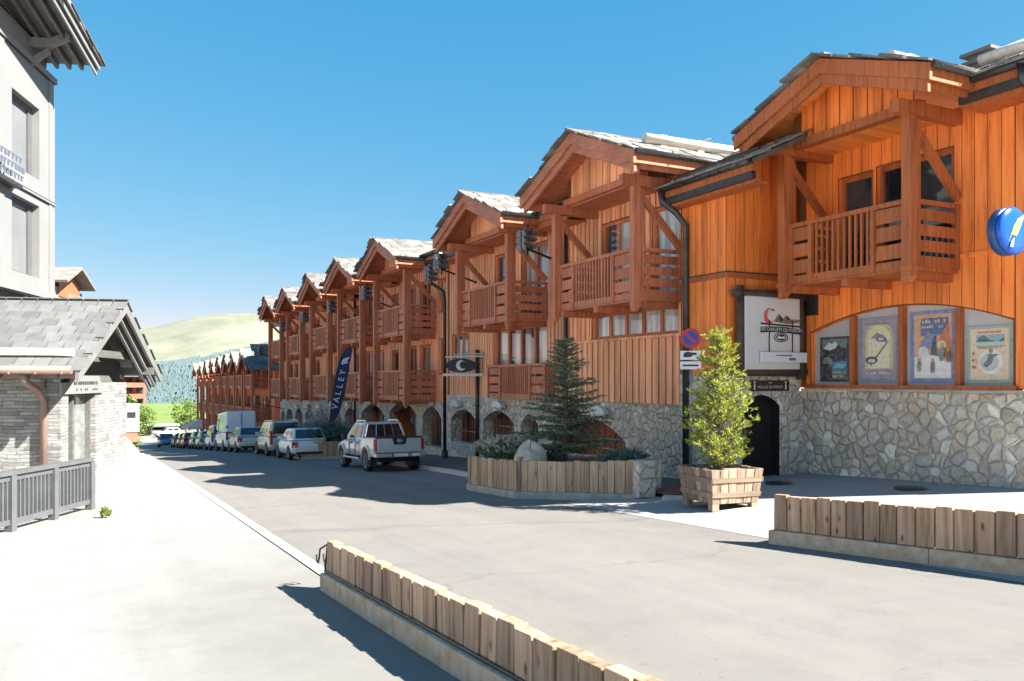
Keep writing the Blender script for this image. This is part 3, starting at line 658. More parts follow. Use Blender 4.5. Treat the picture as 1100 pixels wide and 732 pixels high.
b=MB(); b.box(13.68,15.08,Fy-.10,Fy-.02,.42,.66); b.build('name_plate','pure_white',t,bevel=.01)
b=MB(); b.box(14.5,14.72,Fy-.105,Fy-.101,.47,.53); b.box(14.1,14.6,Fy-.105,Fy-.101,.57,.60); b.build('plate_print','steel',t)
t=thing('direction_sign','small brown board with white figures and lettering above the dark doorway','sign',(14.26,YS,-.23))
b=MB(); b.box(13.67,14.86,YS-.05,YS-.005,-.25,.0); b.build('board','brown_sign',t)
a=MB(); 
textmesh(a,'RUE',.06,(14.26,YS-.053,-.055),(1,0,0),(0,0,1)); textmesh(a,'VILLAGE DU FORUM',.085,(14.26,YS-.053,-.155),(1,0,0),(0,0,1))
a.build('lettering','pure_white',t)
for x in (13.78,14.75): a=MB(); a.poly([(x-.025,YS-.053,-.21),(x+.025,YS-.053,-.21),(x+.015,YS-.053,-.07),(x-.015,YS-.053,-.07)]); a.poly([(x+.03*math.cos(k*PI/4),YS-.053,-.04+.025*math.sin(k*PI/4)) for k in range(8)]); a.build('white_figure','pure_white',t)
t=thing('ventilation_grille','dark ventilation grille beside the top corner of the white chalet sign','grille',(15.28,12,0)); t.location=(XA-.05,14.85,1.55)
t['_base']=(XA-.05,14.85,1.55)
b=MB(); b.box(XA-.06,XA-.03,14.55,15.05,1.55,2.05); b.build('grille_frame','gutter',t)
b=MB(); [b.box(XA-.075,XA-.061,14.58,15.02,1.58+.06*k,1.61+.06*k) for k in range(8)]; b.build('grille_slats','iron',t)
# blue drum sign on the wall at the right
t=thing('round_sign','glossy blue round drum sign with a yellow flash fixed to the orange wall','sign',(14.3,9.31,2.2))
ax=Vector((.02,-1,0)).normalized(); c=Vector((14.42,9.40,2.63))
d=MB(); d.lathe(c,ax,[(-.12,0),(-.12,.40),(-.09,.425),(.02,.425),(.04,.41),(.04,.36),(.07,.36)],32); d.build('drum','sign_blue_dark',t)
d=MB(); d.lathe(c,ax,[(.05,.405),(.11,.425),(.135,.40),(.16,.28),(.17,.0)],32); d.build('face','sign_blue',t)
rt=ax.cross(Vector((0,0,1))); rt=-rt if rt.x<0 else rt
q=lambda u,v,k=.176: tuple(c+ax*.178+rt*u+Vector((0,0,v)))
q_=lambda u,v,k=.176: tuple(c+ax*k+rt*u+Vector((0,0,v)))
d=MB(); d.poly([q(-.24,-.22),q(-.16,-.08),q(-.02,-.10),q(.06,.02),q(.22,.30),q(.02,.20),q(-.10,.06)]); d.build('flash','yellow',t)
d=MB(); d.poly([q(-.20,-.30),q(-.16,-.20),q(-.08,-.13),q(-.11,-.3)]); d.build('pale_mark','pale_blue',t)
d=MB(); d.bar(c,(XA,9.5,2.63),.07,.07); d.build('bracket','iron',t)
# ------------------------------------------------------------------ middle chalet: bays B and C
XB=13.4
mc=thing('chalet_building','red brown timber chalet with two gabled balconies over stone arches behind the conifer planter','building',(XB,24,-2.8))
LW=dict(a0=17.45,a1=21.6,z0=1.22,z1=1.98,reveal=.22)
ops=[LW,dict(a0=17.4,a1=18.55,z0=2.2,z1=4.6),dict(a0=19.6,a1=21.05,z0=2.2,z1=4.6),
     dict(a0=24.45,a1=28.6,z0=-.2,z1=1.92),dict(a0=31.0,a1=32.7,z0=.6,z1=1.9),
     dict(a0=24.35,a1=26.3,z0=2.2,z1=4.65),dict(a0=27.2,a1=28.5,z0=2.2,z1=4.65)]
w=MB(); wall(w,planeX(XB),16.7,33.2,-.62,5.3,ops,batten=.24,bwid=.185,bth=.035,m=1,mr=0,mbat=0); w.build('wall',['wood_b','board_gap'],mc)
w=MB(); wall(w,planeX(XB-.10),16.9,23.1,-.62,1.14,(),batten=.30,bwid=.235,bth=.035,m=1,mr=0,mbat=0); w.box(XB-.16,XB,16.9,23.1,1.14,1.21); w.build('apron_boards',['wood_b','board_gap'],mc)
arB=[dict(a0=19.75,a1=24.0,z0=-2.36,z1=-1.75,rise=.62,reveal=.45),dict(a0=25.0,a1=26.3,z0=-2.36,z1=-1.55,rise=.4,reveal=.45),dict(a0=26.85,a1=29.55,z0=-2.40,z1=-1.55,rise=.42,reveal=.45),dict(a0=30.15,a1=32.8,z0=-2.55,z1=-1.6,rise=.42,reveal=.45)]
w=MB(); wall(w,planeX(XB-.05),16.4,33.2,-4,-.62,arB,mr=1); w.box(XB-.07,XB,16.7,33.2,-.66,-.60,1); w.build('stone_base',['stone','stone_grey'],mc)
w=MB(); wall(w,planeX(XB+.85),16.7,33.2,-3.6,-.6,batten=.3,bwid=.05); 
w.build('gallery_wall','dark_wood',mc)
w=MB(); w.box(XB,XB+1.3,16.7,33.2,-3.55,-3.45); w.build('gallery_floor','concrete',mc)
def hoods(root,lst,X):
    for y,z in lst:
        t=thing('wall_lamp',None,'lamp',(X,y,z),'white hooded lamps over the stone arches')
        m=MB(); n=12
        for k in range(n):
            a0,a1=PI*k/n,PI*(k+1)/n
            p=lambda a,r,x:(x,y+r*.48*math.cos(a),z-.06+r*.24*math.sin(a))
            m.poly([p(a0,.9,X),p(a1,.9,X),p(a1,1.0,X-.22),p(a0,1.0,X-.22)]); m.poly([p(a0,1.0,X-.22),p(a1,1.0,X-.22),p(a1,.9,X-.22),p(a0,.9,X-.22)])
        m.poly([(X-.2,y+.46*math.cos(PI*k/12),z-.06+.23*math.sin(PI*k/12)) for k in range(13)])
        m.build('lamp_hood','off_white',t)
        m=MB(); m.tube([(X-.1,y-.3,z-.09),(X-.1,y+.3,z-.09)],.04,8); m.build('lamp_tube','clear_lens',t)
        HOOD.append(t)
HOOD=[]
def hand_rail(root,y0,y1,zs,X,name='hand_rail'):
    m=MB()
    for z in zs: m.tube([(X,y0,z),(X,y1,z)],.025,8)
    m.build(name,'steel',root)
hand_rail(mc,19.75,24.0,(-1.75,-2.05),XB+.35); hand_rail(mc,26.85,29.55,(-1.72,-2.06),XB+.35); hand_rail(mc,30.15,32.8,(-2.1,),XB+.35)
P=planeX(XB)
window(mc,P,17.45,21.6,1.22,1.98,5,'trim_b','pane_curtain',fw=.09)
window(mc,P,17.4,18.55,2.2,4.6,1,'trim_b','pane_curtain'); window(mc,P,19.6,21.05,2.2,4.6,2,'trim_b','pane_mix')
window(mc,P,24.45,28.6,-.2,1.92,4,'trim_b','pane_mix',fw=.1); window(mc,P,31.0,32.7,.6,1.9,2,'trim_b','pane_mix')
window(mc,P,24.35,26.3,2.2,4.65,2,'trim_b','pane_mix'); window(mc,P,27.2,28.5,2.2,4.65,1,'trim_b','pane_dark')
# french balcony under bay C
r=MB(); railing_front(r,13.05,23.9,28.4,-.62,.57,(.24,.76)); r.build('french_balcony','trim_b',mc)
r=MB(); 
for y in (23.95,28.35): r.box(13.05,XB,y-.05,y+.05,-.6,.55)
r.build('balcony_bracket','trim_b',mc)
def bay(root,Yc,za,hw,dz,kit,rsd,two=False,log=None,trim='trim_b',det=True,half=2.9):
    gable(root,Yc,za+dz,half,.4,11.28,17.5,kit,rsd,log=log,detail=det)
    infill(root,12.25,Yc,za+dz,half,.4,5.22+dz,kit,.34,trim)
    w=MB(); w.box(12.3,XB,Yc-1.7,Yc+1.7,5.02+dz,5.08+dz); w.build('loggia_ceiling','trim_b',root)
    balcony(root,Yc,hw,12.05,XB,2.10+dz,3.34+dz,trim)
    if two: balcony(root,Yc,hw,12.05,XB,-.80+dz,.46+dz,trim)
    posts(root,Yc,hw,12.0,(-1.05 if two else 1.86)+dz,4.84+dz,trim,XB)
bay(mc,19.3,6.62,2.0,0,'b',R(31),log=(1.5,12.6,17.4))
bay(mc,26.55,6.50,2.1,-.05,'b',R(32))
eave_roof(mc,12.5,5.32,21.9,24.0,.47,5.5,R(33),'trim_b','b',gut=False)
eave_roof(mc,12.5,5.35,29.2,34.2,.47,5.5,R(34),'trim_b','b')
w=MB(); w.tube([(12.42,16.86,4.68),(12.45,16.84,4.4),(12.7,16.6,4.1),(12.9,16.5,3.8),(12.9,16.5,-2.5)],.08,10); w.build('downpipe','gutter',mc)
for y,z in ((29.93,-3.0),(23.04,-2.7)):
    w=MB(); w.tube([(13.28,y,4.9 if y<25 else 1.2),(13.28,y,z)],.07,10); 
    for k in range(3): w.box(13.19,13.39,y-.09,y+.09,z+.6+k*1.4,z+.66+k*1.4)
    w.build('downpipe','gutter',mc)
w=MB(); w.box(13.4,20,16.6,16.65,-3,5.2); w.build('party_wall','dark_wood',mc)
w=MB(); w.box(15.0,20.5,16.7,33.15,-5,4.6); w.box(XB+.01,15,16.7,33.15,-.70,-.62); w.build('sun_blocker','dark_in',mc)  # unseen solid core added to stop sun leaking in through the open back
hoods(mc,[(20.95,-.92),(24.5,-.93),(27.85,-.92),(31.9,-.98)],XB-.1)
# ------------------------------------------------------------------ long row: bays D to H
row=thing('chalet_building','long row of five two storey gabled balconies on stone arcade behind parked pickup','building',(XB,50,-4))
BY=[(36.8,6.42,0),(43.6,6.42,-.02),(50.3,6.35,-.12),(57.6,6.28,-.25),(64.4,6.26,-.32)]
zfoot=lambda y:-.92-.018*max(0,y-38)
ops=[]
for i,(yc,za,dz) in enumerate(BY):
    for zl0 in (-.75,2.15): ops+= [dict(a0=yc-1.5,a1=yc-.2,z0=zl0+dz,z1=zl0+2.35+dz),dict(a0=yc+.3,a1=yc+1.7,z0=zl0+dz,z1=zl0+2.35+dz)]
ops+=[dict(a0=33.5,a1=34.3,z0=.3,z1=1.8),dict(a0=33.5,a1=34.3,z0=3.0,z1=4.4)]
for k in range(4): y=(BY[k][0]+BY[k+1][0])/2; ops+=[dict(a0=y-.5,a1=y+.5,z0=.2,z1=1.5),dict(a0=y-.5,a1=y+.5,z0=3.0,z1=4.3)]
w=MB(); wall(w,planeX(XB),33.2,69.6,0,5.25,ops,batten=.25,bwid=.19,bth=.035,zbf=zfoot,m=1,mr=0,mbat=0); w.build('wall',['wood_c','board_gap'],row)
prs=R(8)
for o in ops: window(row,P,o['a0'],o['a1'],o['z0'],o['z1'],2 if o['a1']-o['a0']>1.2 else 1,'trim_b',prs.choice(['pane_mix','pane_dark','pane_curtain']),fw=.09)
arD=[dict(a0=33.9,a1=36.3,z0=-2.95,z1=-1.65,rise=.48,reveal=.45),dict(a0=37.1,a1=41.1,z0=-5,z1=-1.6,rise=.55,reveal=.45),dict(a0=41.95,a1=46.2,z0=-3.2,z1=-1.85,rise=.55,reveal=.45),
 dict(a0=47.2,a1=49.8,z0=-3.3,z1=-2.1,rise=.5),dict(a0=50.8,a1=53.4,z0=-3.4,z1=-2.2,rise=.5),dict(a0=54.4,a1=57.2,z0=-3.5,z1=-2.5,rise=.62,round=1),dict(a0=57.9,a1=60.5,z0=-3.55,z1=-2.6,rise=.6,round=1),dict(a0=61.4,a1=63.9,z0=-3.6,z1=-2.7,rise=.6,round=1),dict(a0=64.8,a1=67.2,z0=-3.7,z1=-2.8,rise=.6,round=1),dict(a0=67.8,a1=69.3,z0=-3.8,z1=-2.9,rise=.5,round=1)]
for o in arD: o.setdefault('reveal',.4)
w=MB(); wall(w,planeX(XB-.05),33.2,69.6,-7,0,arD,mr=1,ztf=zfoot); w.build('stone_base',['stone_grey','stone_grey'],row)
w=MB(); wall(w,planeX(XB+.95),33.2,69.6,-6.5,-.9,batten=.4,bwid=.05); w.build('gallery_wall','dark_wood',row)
w=MB(); w.bar((XB+.45,41.2,-1.6),(XB+.45,37.4,-4.0),.6,.16); w.build('stair_flight','trim_a',row)
w=MB()
for y in (38.2,40,43,45): w.box(XB+.82,XB+.94,y-.45,y+.45,-3.9,-1.9)
w.build('shop_window','pane_mix',row)
for i,(yc,za,dz) in enumerate(BY): bay(row,yc,za-dz,2.2,dz,'c',R(40+i),two=True,trim='trim_b',det=i<2)
for k in range(4):
    y=(BY[k][0]+BY[k+1][0])/2; eave_roof(row,12.7,5.2+BY[k+1][2],y-.75,y+.75,.47,5,R(60+k),'trim_b','c',gut=False)
eave_roof(row,12.6,4.85,67.1,69.8,.47,5,R(66),'trim_b','c')
w=MB(); w.tube([(13.2,47.0,4.6),(13.2,47.0,-3.7)],.07,8); w.build('downpipe','gutter',row)
w=MB(); w.box(XB,20,69.55,69.62,-7,5.2); w.build('end_wall','wood_c',row)
w=MB(); w.box(15.2,20.5,33.3,69.5,-7,4.6); w.box(XB+.01,15.2,33.3,69.5,-1.02,-.97); w.build('sun_blocker','dark_in',row)  # same added core, blocking sun from behind the arcade
hoods(row,[(35.05,-1.02),(44.1,-1.16),(48.5,-1.45),(52.1,-1.55),(55.8,-1.75),(59.2,-1.86),(62.6,-1.96)],XB-.1)
HL=['white hooded lamp over the widest arch beside the stone wall','white hooded lamp directly behind the dark conifer','white hooded lamp over the arch right of the slim downpipe','white hooded lamp over the arch between pole lamp and downpipe','white hooded lamp over the arch just left of the pole lamp','white hooded lamp over the wide arch behind the pickup cab','white hooded lamp over the arch behind the navy flag','white hooded lamp over the arch left of the navy flag','white hooded lamp over the round arch behind the white hatchback','white hooded lamp over the round arch left of the white hatchback','white hooded lamp farthest along the stone arcade']
for t,l in zip(HOOD,HL): t['label']=l
# ------------------------------------------------------------------ far row further down the street
far=thing('chalet_building','distant lower row of brown timber chalets with pale stone roofs beyond the van','building',(XB,90,-7))
w=MB(); wall(w,planeX(13.2),71.2,120,-10,1.0,batten=.5,bwid=.09,bth=.05); w.build('wall','wood_c',far)
w=MB(); wall(w,planeY(71.2),13.2,22,-8,2.0,batten=.6,bwid=.1); w.build('end_wall','wood_c',far)
fb=[(74.5,2.55,2.6),(79.6,2.45,2.4),(84.6,2.40,2.4),(89.8,2.3,2.4),(95.2,2.2,2.4),(101,2.15,2.4),(107,2.1,2.4),(113.5,2.05,2.4)]
rs=R(77)
for k,(yc,za,hf) in enumerate(fb):
    hf=2.55; s_=.55
    m=MB(); n_=MB()
    for s in (-1,1):
        dn=Vector((0,s,-s_)).normalized(); L=hf/dn.y*s if False else hf*math.sqrt(1+s_*s_)
        slabs(m,(11.0,yc,za+.06),((1,0,0),6.5),(dn,L),0,0,(1.0,.8),rs,th=(.06,.12))
        A=Vector((11.05,yc,za)); nn=Vector((0,s*s_,1)).normalized(); n_.prism([A,A+dn*L,A+dn*L-nn*.12,A-nn*.12],(6.4,0,0))
    ro=m.build('roof','snow_roof',far); n_.build('soffit','trim_b',ro)
    m=MB(); 
    for s in (-1,1): p=Vector((11.0,yc,za)); q=p+Vector((0,s*hf,-s_*hf)); m.prism([p,q,q-Vector((0,0,.4)),p-Vector((0,0,.4))],(.1,0,0))
    m.build('barge_board','trim_b',far)
    m=MB(); zt=za-.5
    m.poly([(12.0,yc-hf*.7,za-hf*.72*s_),(12.0,yc+hf*.7,za-hf*.72*s_),(12.0,yc,za-.1)]); m.build('gable_infill','wood_c',far)
    for zf in (-.6-.02*k,-3.4-.06*k):
        b=MB(); b.box(11.65,13.2,yc-1.95,yc+1.95,zf-.12,zf); railing_front(b,11.6,yc-1.95,yc+1.95,zf-.05,zf+1.1); railing_side(b,yc-1.95,11.7,13.15,zf,zf+1.08); b.build('balcony','trim_b',far)
        window(far,planeX(13.1),yc-1.4,yc-.2,zf+.05,zf+2.1,1,'trim_b',rs.choice(['pane_mix','pane_dark']),fw=.12,depth=.0); window(far,planeX(13.1),yc+.3,yc+1.5,zf+.05,zf+2.1,1,'trim_b',rs.choice(['pane_mix','pane_curtain']),fw=.12,depth=0)
    for s in (-1,1):
        b=MB(); b.box(11.5,11.75,yc+s*1.95-.12,yc+s*1.95+.12,-8-.06*(yc-71),za-.9); b.build('post','trim_b',far)
w=MB(); w.poly([(12.2,70.9,.9),(12.2,120,.6),(19,120,3.0),(19,70.9,3.2)]); w.build('main_roof','lauze_dark',far)
m=MB(); dnn=Vector((0,-1,-.5)).normalized()
slabs(m,(11.2,72.2,1.9),((1,0,0),6),(dnn,2.4),0,0,(.9,.7),rs); m.build('side_roof','lauze',far); m=MB(); slabs(m,(11.2,70.2,2.9),((1,0,0),5),(Vector((0,-1,-.7)).normalized(),1.6),0,0,(.9,.7),rs); m.build('side_roof','snow_roof',far)
# ------------------------------------------------------------------ timber barriers
def barrier(label,p,q,hc,hp,pitch,thick,side,hook=False,mat='barrier_plank',seed=1,cap=True,base_w=.34):
    """planks standing on a concrete footing, from p to q on the ground; side = +1 when planks sit to the right of the line"""
    r=R(seed); p=Vector(p); q=Vector(q); L=(q-p).length; d=(q-p).normalized(); n=Vector((d.y,-d.x,0)).normalized()*side
    t=thing('timber_barrier',label,'barrier',tuple(p))
    gz=lambda s:(p+d*s).z
    m=MB(); o=[]; 
    N=max(2,int(L/1.9))
    for k in range(N):
        a,b=p+d*(L*k/N+.004),p+d*(L*(k+1)/N-.004); h=hc+r.uniform(-.006,.006)
        m.prism([a+n*.0-Vector((0,0,.2)),b-Vector((0,0,.2)),b+n*base_w-Vector((0,0,.2)),a+n*base_w-Vector((0,0,.2))],(0,0,hc+.2)) if k%6 else m.prism([a-Vector((0,0,.2)),b-Vector((0,0,.2)),b+n*base_w-Vector((0,0,.2)),a+n*base_w-Vector((0,0,.2))],(0,0,hc+.2))
    m.build('concrete_footing','concrete_rust',t,bevel=.012)
    m=MB(); s=0.04; z=Vector((0,0,1))
    while s<L-.02:
        wv=pitch*r.uniform(.95,1.04); wv=min(wv,L-s); a=p+d*(s+.006)+n*.07; b=p+d*(s+wv-.014)+n*.07; j=r.uniform(-.006,.006)
        a=a+n*j; b=b+n*(j+r.uniform(-.004,.004)); h0=hc+.006; h1=hp+r.uniform(-.018,.014); lean=n*r.uniform(-.008,.008)
        m.prism([a+z*h0,b+z*h0,b+z*h0+n*thick,a+z*h0+n*thick],z*(h1-h0)+lean); s+=wv
    m.build('planks',mat,t,bevel=.008)
    if hook:
        m=MB(); a=p-d*.02+n*.12
        m.tube([a+z*.12+d*.05-n*.06,a+z*.3-n*.05,a+z*.47-n*.02,a+z*.53+n*.03],.014,8)
        for off in (0,.08):
            m.tube([a+z*.5+n*off*.5,a+z*.52-d*.05,a+z*.46-d*.11-n*off,a+z*.36-d*.14-n*off,a+z*.29-d*.19-n*off,a+z*.31-d*.24-n*off,a+z*.38-d*.255-n*off],.011,8)
        m.build('iron_hook','iron',t)
        m=MB(); m.tube([p+n*.055+z*(hc+.015)-d*.0,q+n*.055+z*(hc+.015)],.014,6); m.build('cable','gutter',t)
    return t
A=(2.2,9.25,zr(9.25)+.0); B=(2.45,2.3,zr(2.3)+.0)
barrier('weathered plank barrier on stained concrete with an iron hook at its far end',A,B,.22,.56,.255,.11,-1,hook=True,seed=4,base_w=.32)
A=(8.62,9.15,zp(9.1,9.15)); B=(9.45,4.6,zp(9.2,4.6))
barrier('weathered plank barrier in front of the rubble stone wall with posters above',A,B,.19,.70,.235,.10,-1,seed=9,base_w=.40)
# ------------------------------------------------------------------ planter bed with conifer
def planks_along(m,pts,z0,z1,pitch,thick,r,slope=True):
    for (a,b) in zip(pts[:-1],pts[1:]):
        a=Vector((*a,0)); b=Vector((*b,0)); L=(b-a).length; d=(b-a)/L; n=Vector((d.y,-d.x,0)); s=0
        while s<L-.02:
            wv=min(pitch*r.uniform(.75,1.15),L-s); p=a+d*(s+.005); q=a+d*(s+wv-.006); g0=zr(p.y)
            j=r.uniform(-.01,.01); m.prism([p+n*j+Vector((0,0,g0+z0)),q+n*j+Vector((0,0,g0+z0)),q+n*(j-thick)+Vector((0,0,g0+z0)),p+n*(j-thick)+Vector((0,0,g0+z0))],(0,0,z1-z0+r.uniform(-.02,.015))); s+=wv
def bed(name,label,outline,hb,ht,pitch,seed,back,stonecap=False,cat='planter'):
    r=R(seed); xs=[p[0] for p in outline]; ys=[p[1] for p in outline]; c=(sum(xs)/len(xs),sum(ys)/len(ys))
    t=thing(name,label,cat,(c[0],c[1],zr(c[1])))
    m=MB(); poly=list(outline)+list(back)
    pc=Vector((sum(p[0] for p in poly)/len(poly),sum(p[1] for p in poly)/len(poly),0))
    out=[Vector((p[0],p[1],0)) for p in poly]; big=[v+(v-pc).normalized()*.13 for v in out]
    m.prism([(v.x,v.y,zr(v.y)-.1) for v in reversed(big)],(0,0,.1+hb)); m.build('concrete_base','concrete',t,bevel=.02)
    m=MB(); planks_along(m,list(reversed(outline)),hb+.003,ht,pitch,.07,r); m.build('planks','plank_warm',t,bevel=.006)
    m=MB(); inn=[v+(pc-v).normalized()*.1 for v in out]; m.prism([(v.x,v.y,zr(v.y)+hb) for v in reversed(inn)],(0,0,ht-hb-.06)); m.build('soil','earth',t)
    m=MB(); planks_along(m,[outline[-1]]+list(back)+[outline[0]],hb,ht-.02,.3,-.07,r); m.build('back_wall','stone_grey',t)
    return t
ol=[(8.55,19.7),(8.62,17.05),(10.35,14.95)]
t=bed('planter_bed','low plank planter bed on concrete plinth holding the tall dark conifer and boulder',ol,.16,.86,.21,5,[(11.2,15.3),(11.3,19.8)])
m=MB(); m.box(10.28,10.72,14.72,15.15,zr(15)+.1,zr(15)+.88); o=m.build('stone_pier','stone_grey',t,bevel=.02)
m=MB(); m.box(8.58,8.70,16.95,17.08,zr(17)+.16,zr(17)+.95); m.build('corner_post','plank',t)
def boulder(label,c,sx,sy,sz,seed):
    r=R(seed); m=MB(); n=14; rings=9
    ph=[r.uniform(0,6) for _ in range(6)]
    prof=[]
    for i in range(rings+1):
        v=i/rings; th=v*PI/2*1.15
        for k in range(n):
            a=2*PI*k/n; rad=math.cos(max(0,th-.18))*(1+.16*math.sin(2*a+ph[0])+.14*math.sin(3*a+ph[1]+v*2)+.07*math.sin(5*a+ph[3]+v*5)); 
            if i==rings: rad=.02
            m.v.append((c[0]+sx*rad*math.cos(a),c[1]+sy*rad*math.sin(a),c[2]+sz*(math.sin(min(th,PI/2))*(1+.22*math.sin(a+ph[4]))+.2*math.sin(3*a+ph[2])*(v*(1-v)))))
    for i in range(rings):
        for k in range(n): k2=(k+1)%n; m.face((i*n+k,i*n+k2,(i+1)*n+k2,(i+1)*n+k),0,True)
    o=m.build('boulder','rock',None,base=c,subsurf=1); return tag(o,label,'boulder')
boulder('rounded pale boulder leaning on the corner of the conifer planter',(8.95,17.15,zr(17.2)+.7),.37,.34,.52,4)
# ------------------------------------------------------------------ plants
def blade(m,p,d,L,w,r,up=None):
    d=d.normalized(); s=d.cross(Vector((r.uniform(-1,1),r.uniform(-1,1),r.uniform(-1,1)))); 
    if s.length<1e-3: s=Vector((1,0,0))
    s=s.normalized()*w/2; m.poly([p-s,p+s,p+d*L*.6+s*.8,p+d*L,p+d*L*.6-s*.8])
def twig(m,p,d,L,r,n,bl,bw,spread=.8):
    for i in range(n):
        f=(i+r.random())/n; q=p+d*L*f; a=d+Vector((r.gauss(0,spread),r.gauss(0,spread),r.gauss(0,spread)*.8)); blade(m,q,a,bl*r.uniform(.6,1.2),bw,r)
def spruce(label,base,H,rad,seed,mat='needle_dark',clear=.25):
    r=R(seed); t=thing('conifer_tree',label,'tree',base); b=Vector(base)
    m=MB(); m.tube([b,b+Vector((.01,.0,H*.5)),b+Vector((0,.01,H*.97))],[.065,.04,.008],8); 
    cr=MB(); z=clear
    while z<H*.97:
        f=(z-clear)/(H-clear); Lm=rad*(1-f)**.8*r.uniform(.82,1.1)+.05
        nb=r.randint(5,7); a0=r.uniform(0,6)
        if r.random()<.0: pass
        for k in range(nb):
            a=a0+2*PI*k/nb+r.uniform(-.3,.3); L=Lm*r.uniform(.45,1.25); d=Vector((math.cos(a),math.sin(a),.05+r.uniform(0,.3)+.4*f))
            if r.random()<.16: continue
            L=L; p=b+Vector((0,0,z+r.uniform(-.05,.05))); pts=[p]
            n=max(2,int(L/.1)); 
            for i in range(1,n+1): u=i/n; pts.append(p+d*L*u+Vector((0,0,-.28*L*u*u+.12*L*u**3)))
            m.tube([pts[0],pts[len(pts)//2],pts[-1]],[.014,.009,.004],4)
            for i,q in enumerate(pts[1:]):
                e=(pts[i+1]-pts[i]).normalized(); side=e.cross(Vector((0,0,1))).normalized(); u=(i+1)/n
                for s in (-1,1):
                    l2=(.10+.34*L*(1-abs(u-.45)))*r.uniform(.5,1); tw=(side*s+e*r.uniform(.5,1)+Vector((0,0,r.uniform(-.3,.1)))).normalized()
                    nn=max(7,int(l2*75)); twig(cr,q,tw,l2,r,nn,.075,.02,.55)
                twig(cr,q,e,.1,r,5,.055,.014,.6)
        z+=H*.040*r.uniform(.8,1.25)*(1.15-.5*f)
    twig(cr,b+Vector((0,0,H*.88)),Vector((0,0,1)),H*.12,r,26,.07,.014,.6)
    m.build('trunk','bark',t); cr.build('crown',mat,t); return t
spruce('tall dark blue green conifer growing in the plank planter bed',(10.05,17.45,zr(17.45)+.78),2.95,1.06,12)
def brush_pine(label,base,H,seed):
    r=R(seed); t=thing('pine_tree',label,'tree',base); b=Vector(base)
    m=MB(); m.tube([b,b+Vector((.03,.02,H*.5)),b+Vector((-.02,.03,H*.95))],[.06,.04,.012],8); cr=MB()
    z=.03
    while z<H*.97:
        f=z/H; nb=int(6 if f<.7 else 4)
        a0=r.uniform(0,6); L0=(.66*(1-f)**.8+.07)*(1 if f>.08 else .85)
        for k in range(nb):
            a=a0+2*PI*k/nb+r.uniform(-.4,.4); L=L0*r.uniform(.5,1.08); p=b+Vector((0,0,z+r.uniform(-.08,.08))); d=Vector((math.cos(a),math.sin(a),.28))
            n=max(2,int(L/.13)); prev=p
            for i in range(1,n+1):
                u=i/n; q=p+d*L*u+Vector((0,0,.22*L*u*u))
                if i==n: m.tube([p,(p+q)/2-Vector((0,0,.02)),q],[.016,.011,.006],4)
                if u>.25:
                    for s in range(2 if u<.99 else 3):
                        e=Vector((math.cos(a)*.5+r.gauss(0,.65),math.sin(a)*.5+r.gauss(0,.65),r.uniform(.1,1.0))).normalized()
                        l2=r.uniform(.07,.16); o=q+Vector((r.gauss(0,.03),r.gauss(0,.03),0)); twig(cr,o,e,l2,r,18,.085,.015,.5)
        z+=H*.036*r.uniform(.8,1.2)
    twig(cr,b+Vector((-.02,.03,H*.86)),Vector((0,0,1)),H*.14,r,36,.09,.016,.6)
    m.build('trunk','bark',t); cr.build('crown','needle_bright',t); return t
def tub(c,rot,H=.76,wt=.57,wb=.50):
    t=thing('tub_planter','square tapered wooden tub on feet holding the bright green pine','planter',(c[0],c[1],c[2]),rotz=rot,local=True); r=R(3)
    sd=MB(); hp=MB()
    for k in range(4):
        Mz=Matrix.Rotation(k*PI/2,3,'Z'); n=6
        for i in range(n):
            x0,x1=-1+2*i/n+.012,-1+2*(i+1)/n-.012; j=r.uniform(-.006,.006)
            pts=[(x0*wb,-wb-j,.13),(x1*wb,-wb-j,.13),(x1*wt,-wt-j,H+r.uniform(-.008,.008)),(x0*wt,-wt-j,H)]
            sd.prism([Mz@Vector(p) for p in pts],Mz@Vector((0,.045,0)))
        for zc in (.25,.52):
            w0=wb+(wt-wb)*(zc-.13)/(H-.13)+.022; w1=wb+(wt-wb)*(zc+.09-.13)/(H-.13)+.022
            hp.prism([Mz@Vector(p) for p in ((-w0,-w0,zc),(w0,-w0,zc),(w1,-w1,zc+.09),(-w1,-w1,zc+.09))],Mz@Vector((0,.03,0)))
    sd.build('staves','plank',t,bevel=.004); hp.build('hoop_boards','log_hoop',t)
    for sx in (-1,1):
        for sy in (-1,1):
            f=MB(); f.box(sx*wb*.86-.07,sx*wb*.86+.07,sy*wb*.86-.07,sy*wb*.86+.07,0,.13); f.build('foot','plank',t)
    f=MB(); f.tube([(wb,-wb*.2,.06),(wb+.1,-wb*.2,.05),(wb+.13,-wb*.2,.1),(wb+.10,-wb*.2,.15)],.016,8); f.tube([(-.2,-wb*.2,.06),(wb,-wb*.2,.06)],.016,6); f.build('iron_skid','iron',t)
    f=MB(); f.poly([(-wt+.05,-wt+.05,H-.05),(wt-.05,-wt+.05,H-.05),(wt-.05,wt-.05,H-.05),(-wt+.05,wt-.05,H-.05)]); f.build('soil','earth',t)
TB=(10.62,12.55); tub((TB[0],TB[1],zp(*TB)),-.10)
brush_pine('bushy bright yellow green pine standing in the square wooden tub',(TB[0],TB[1],zp(*TB)+.70),2.62,5)
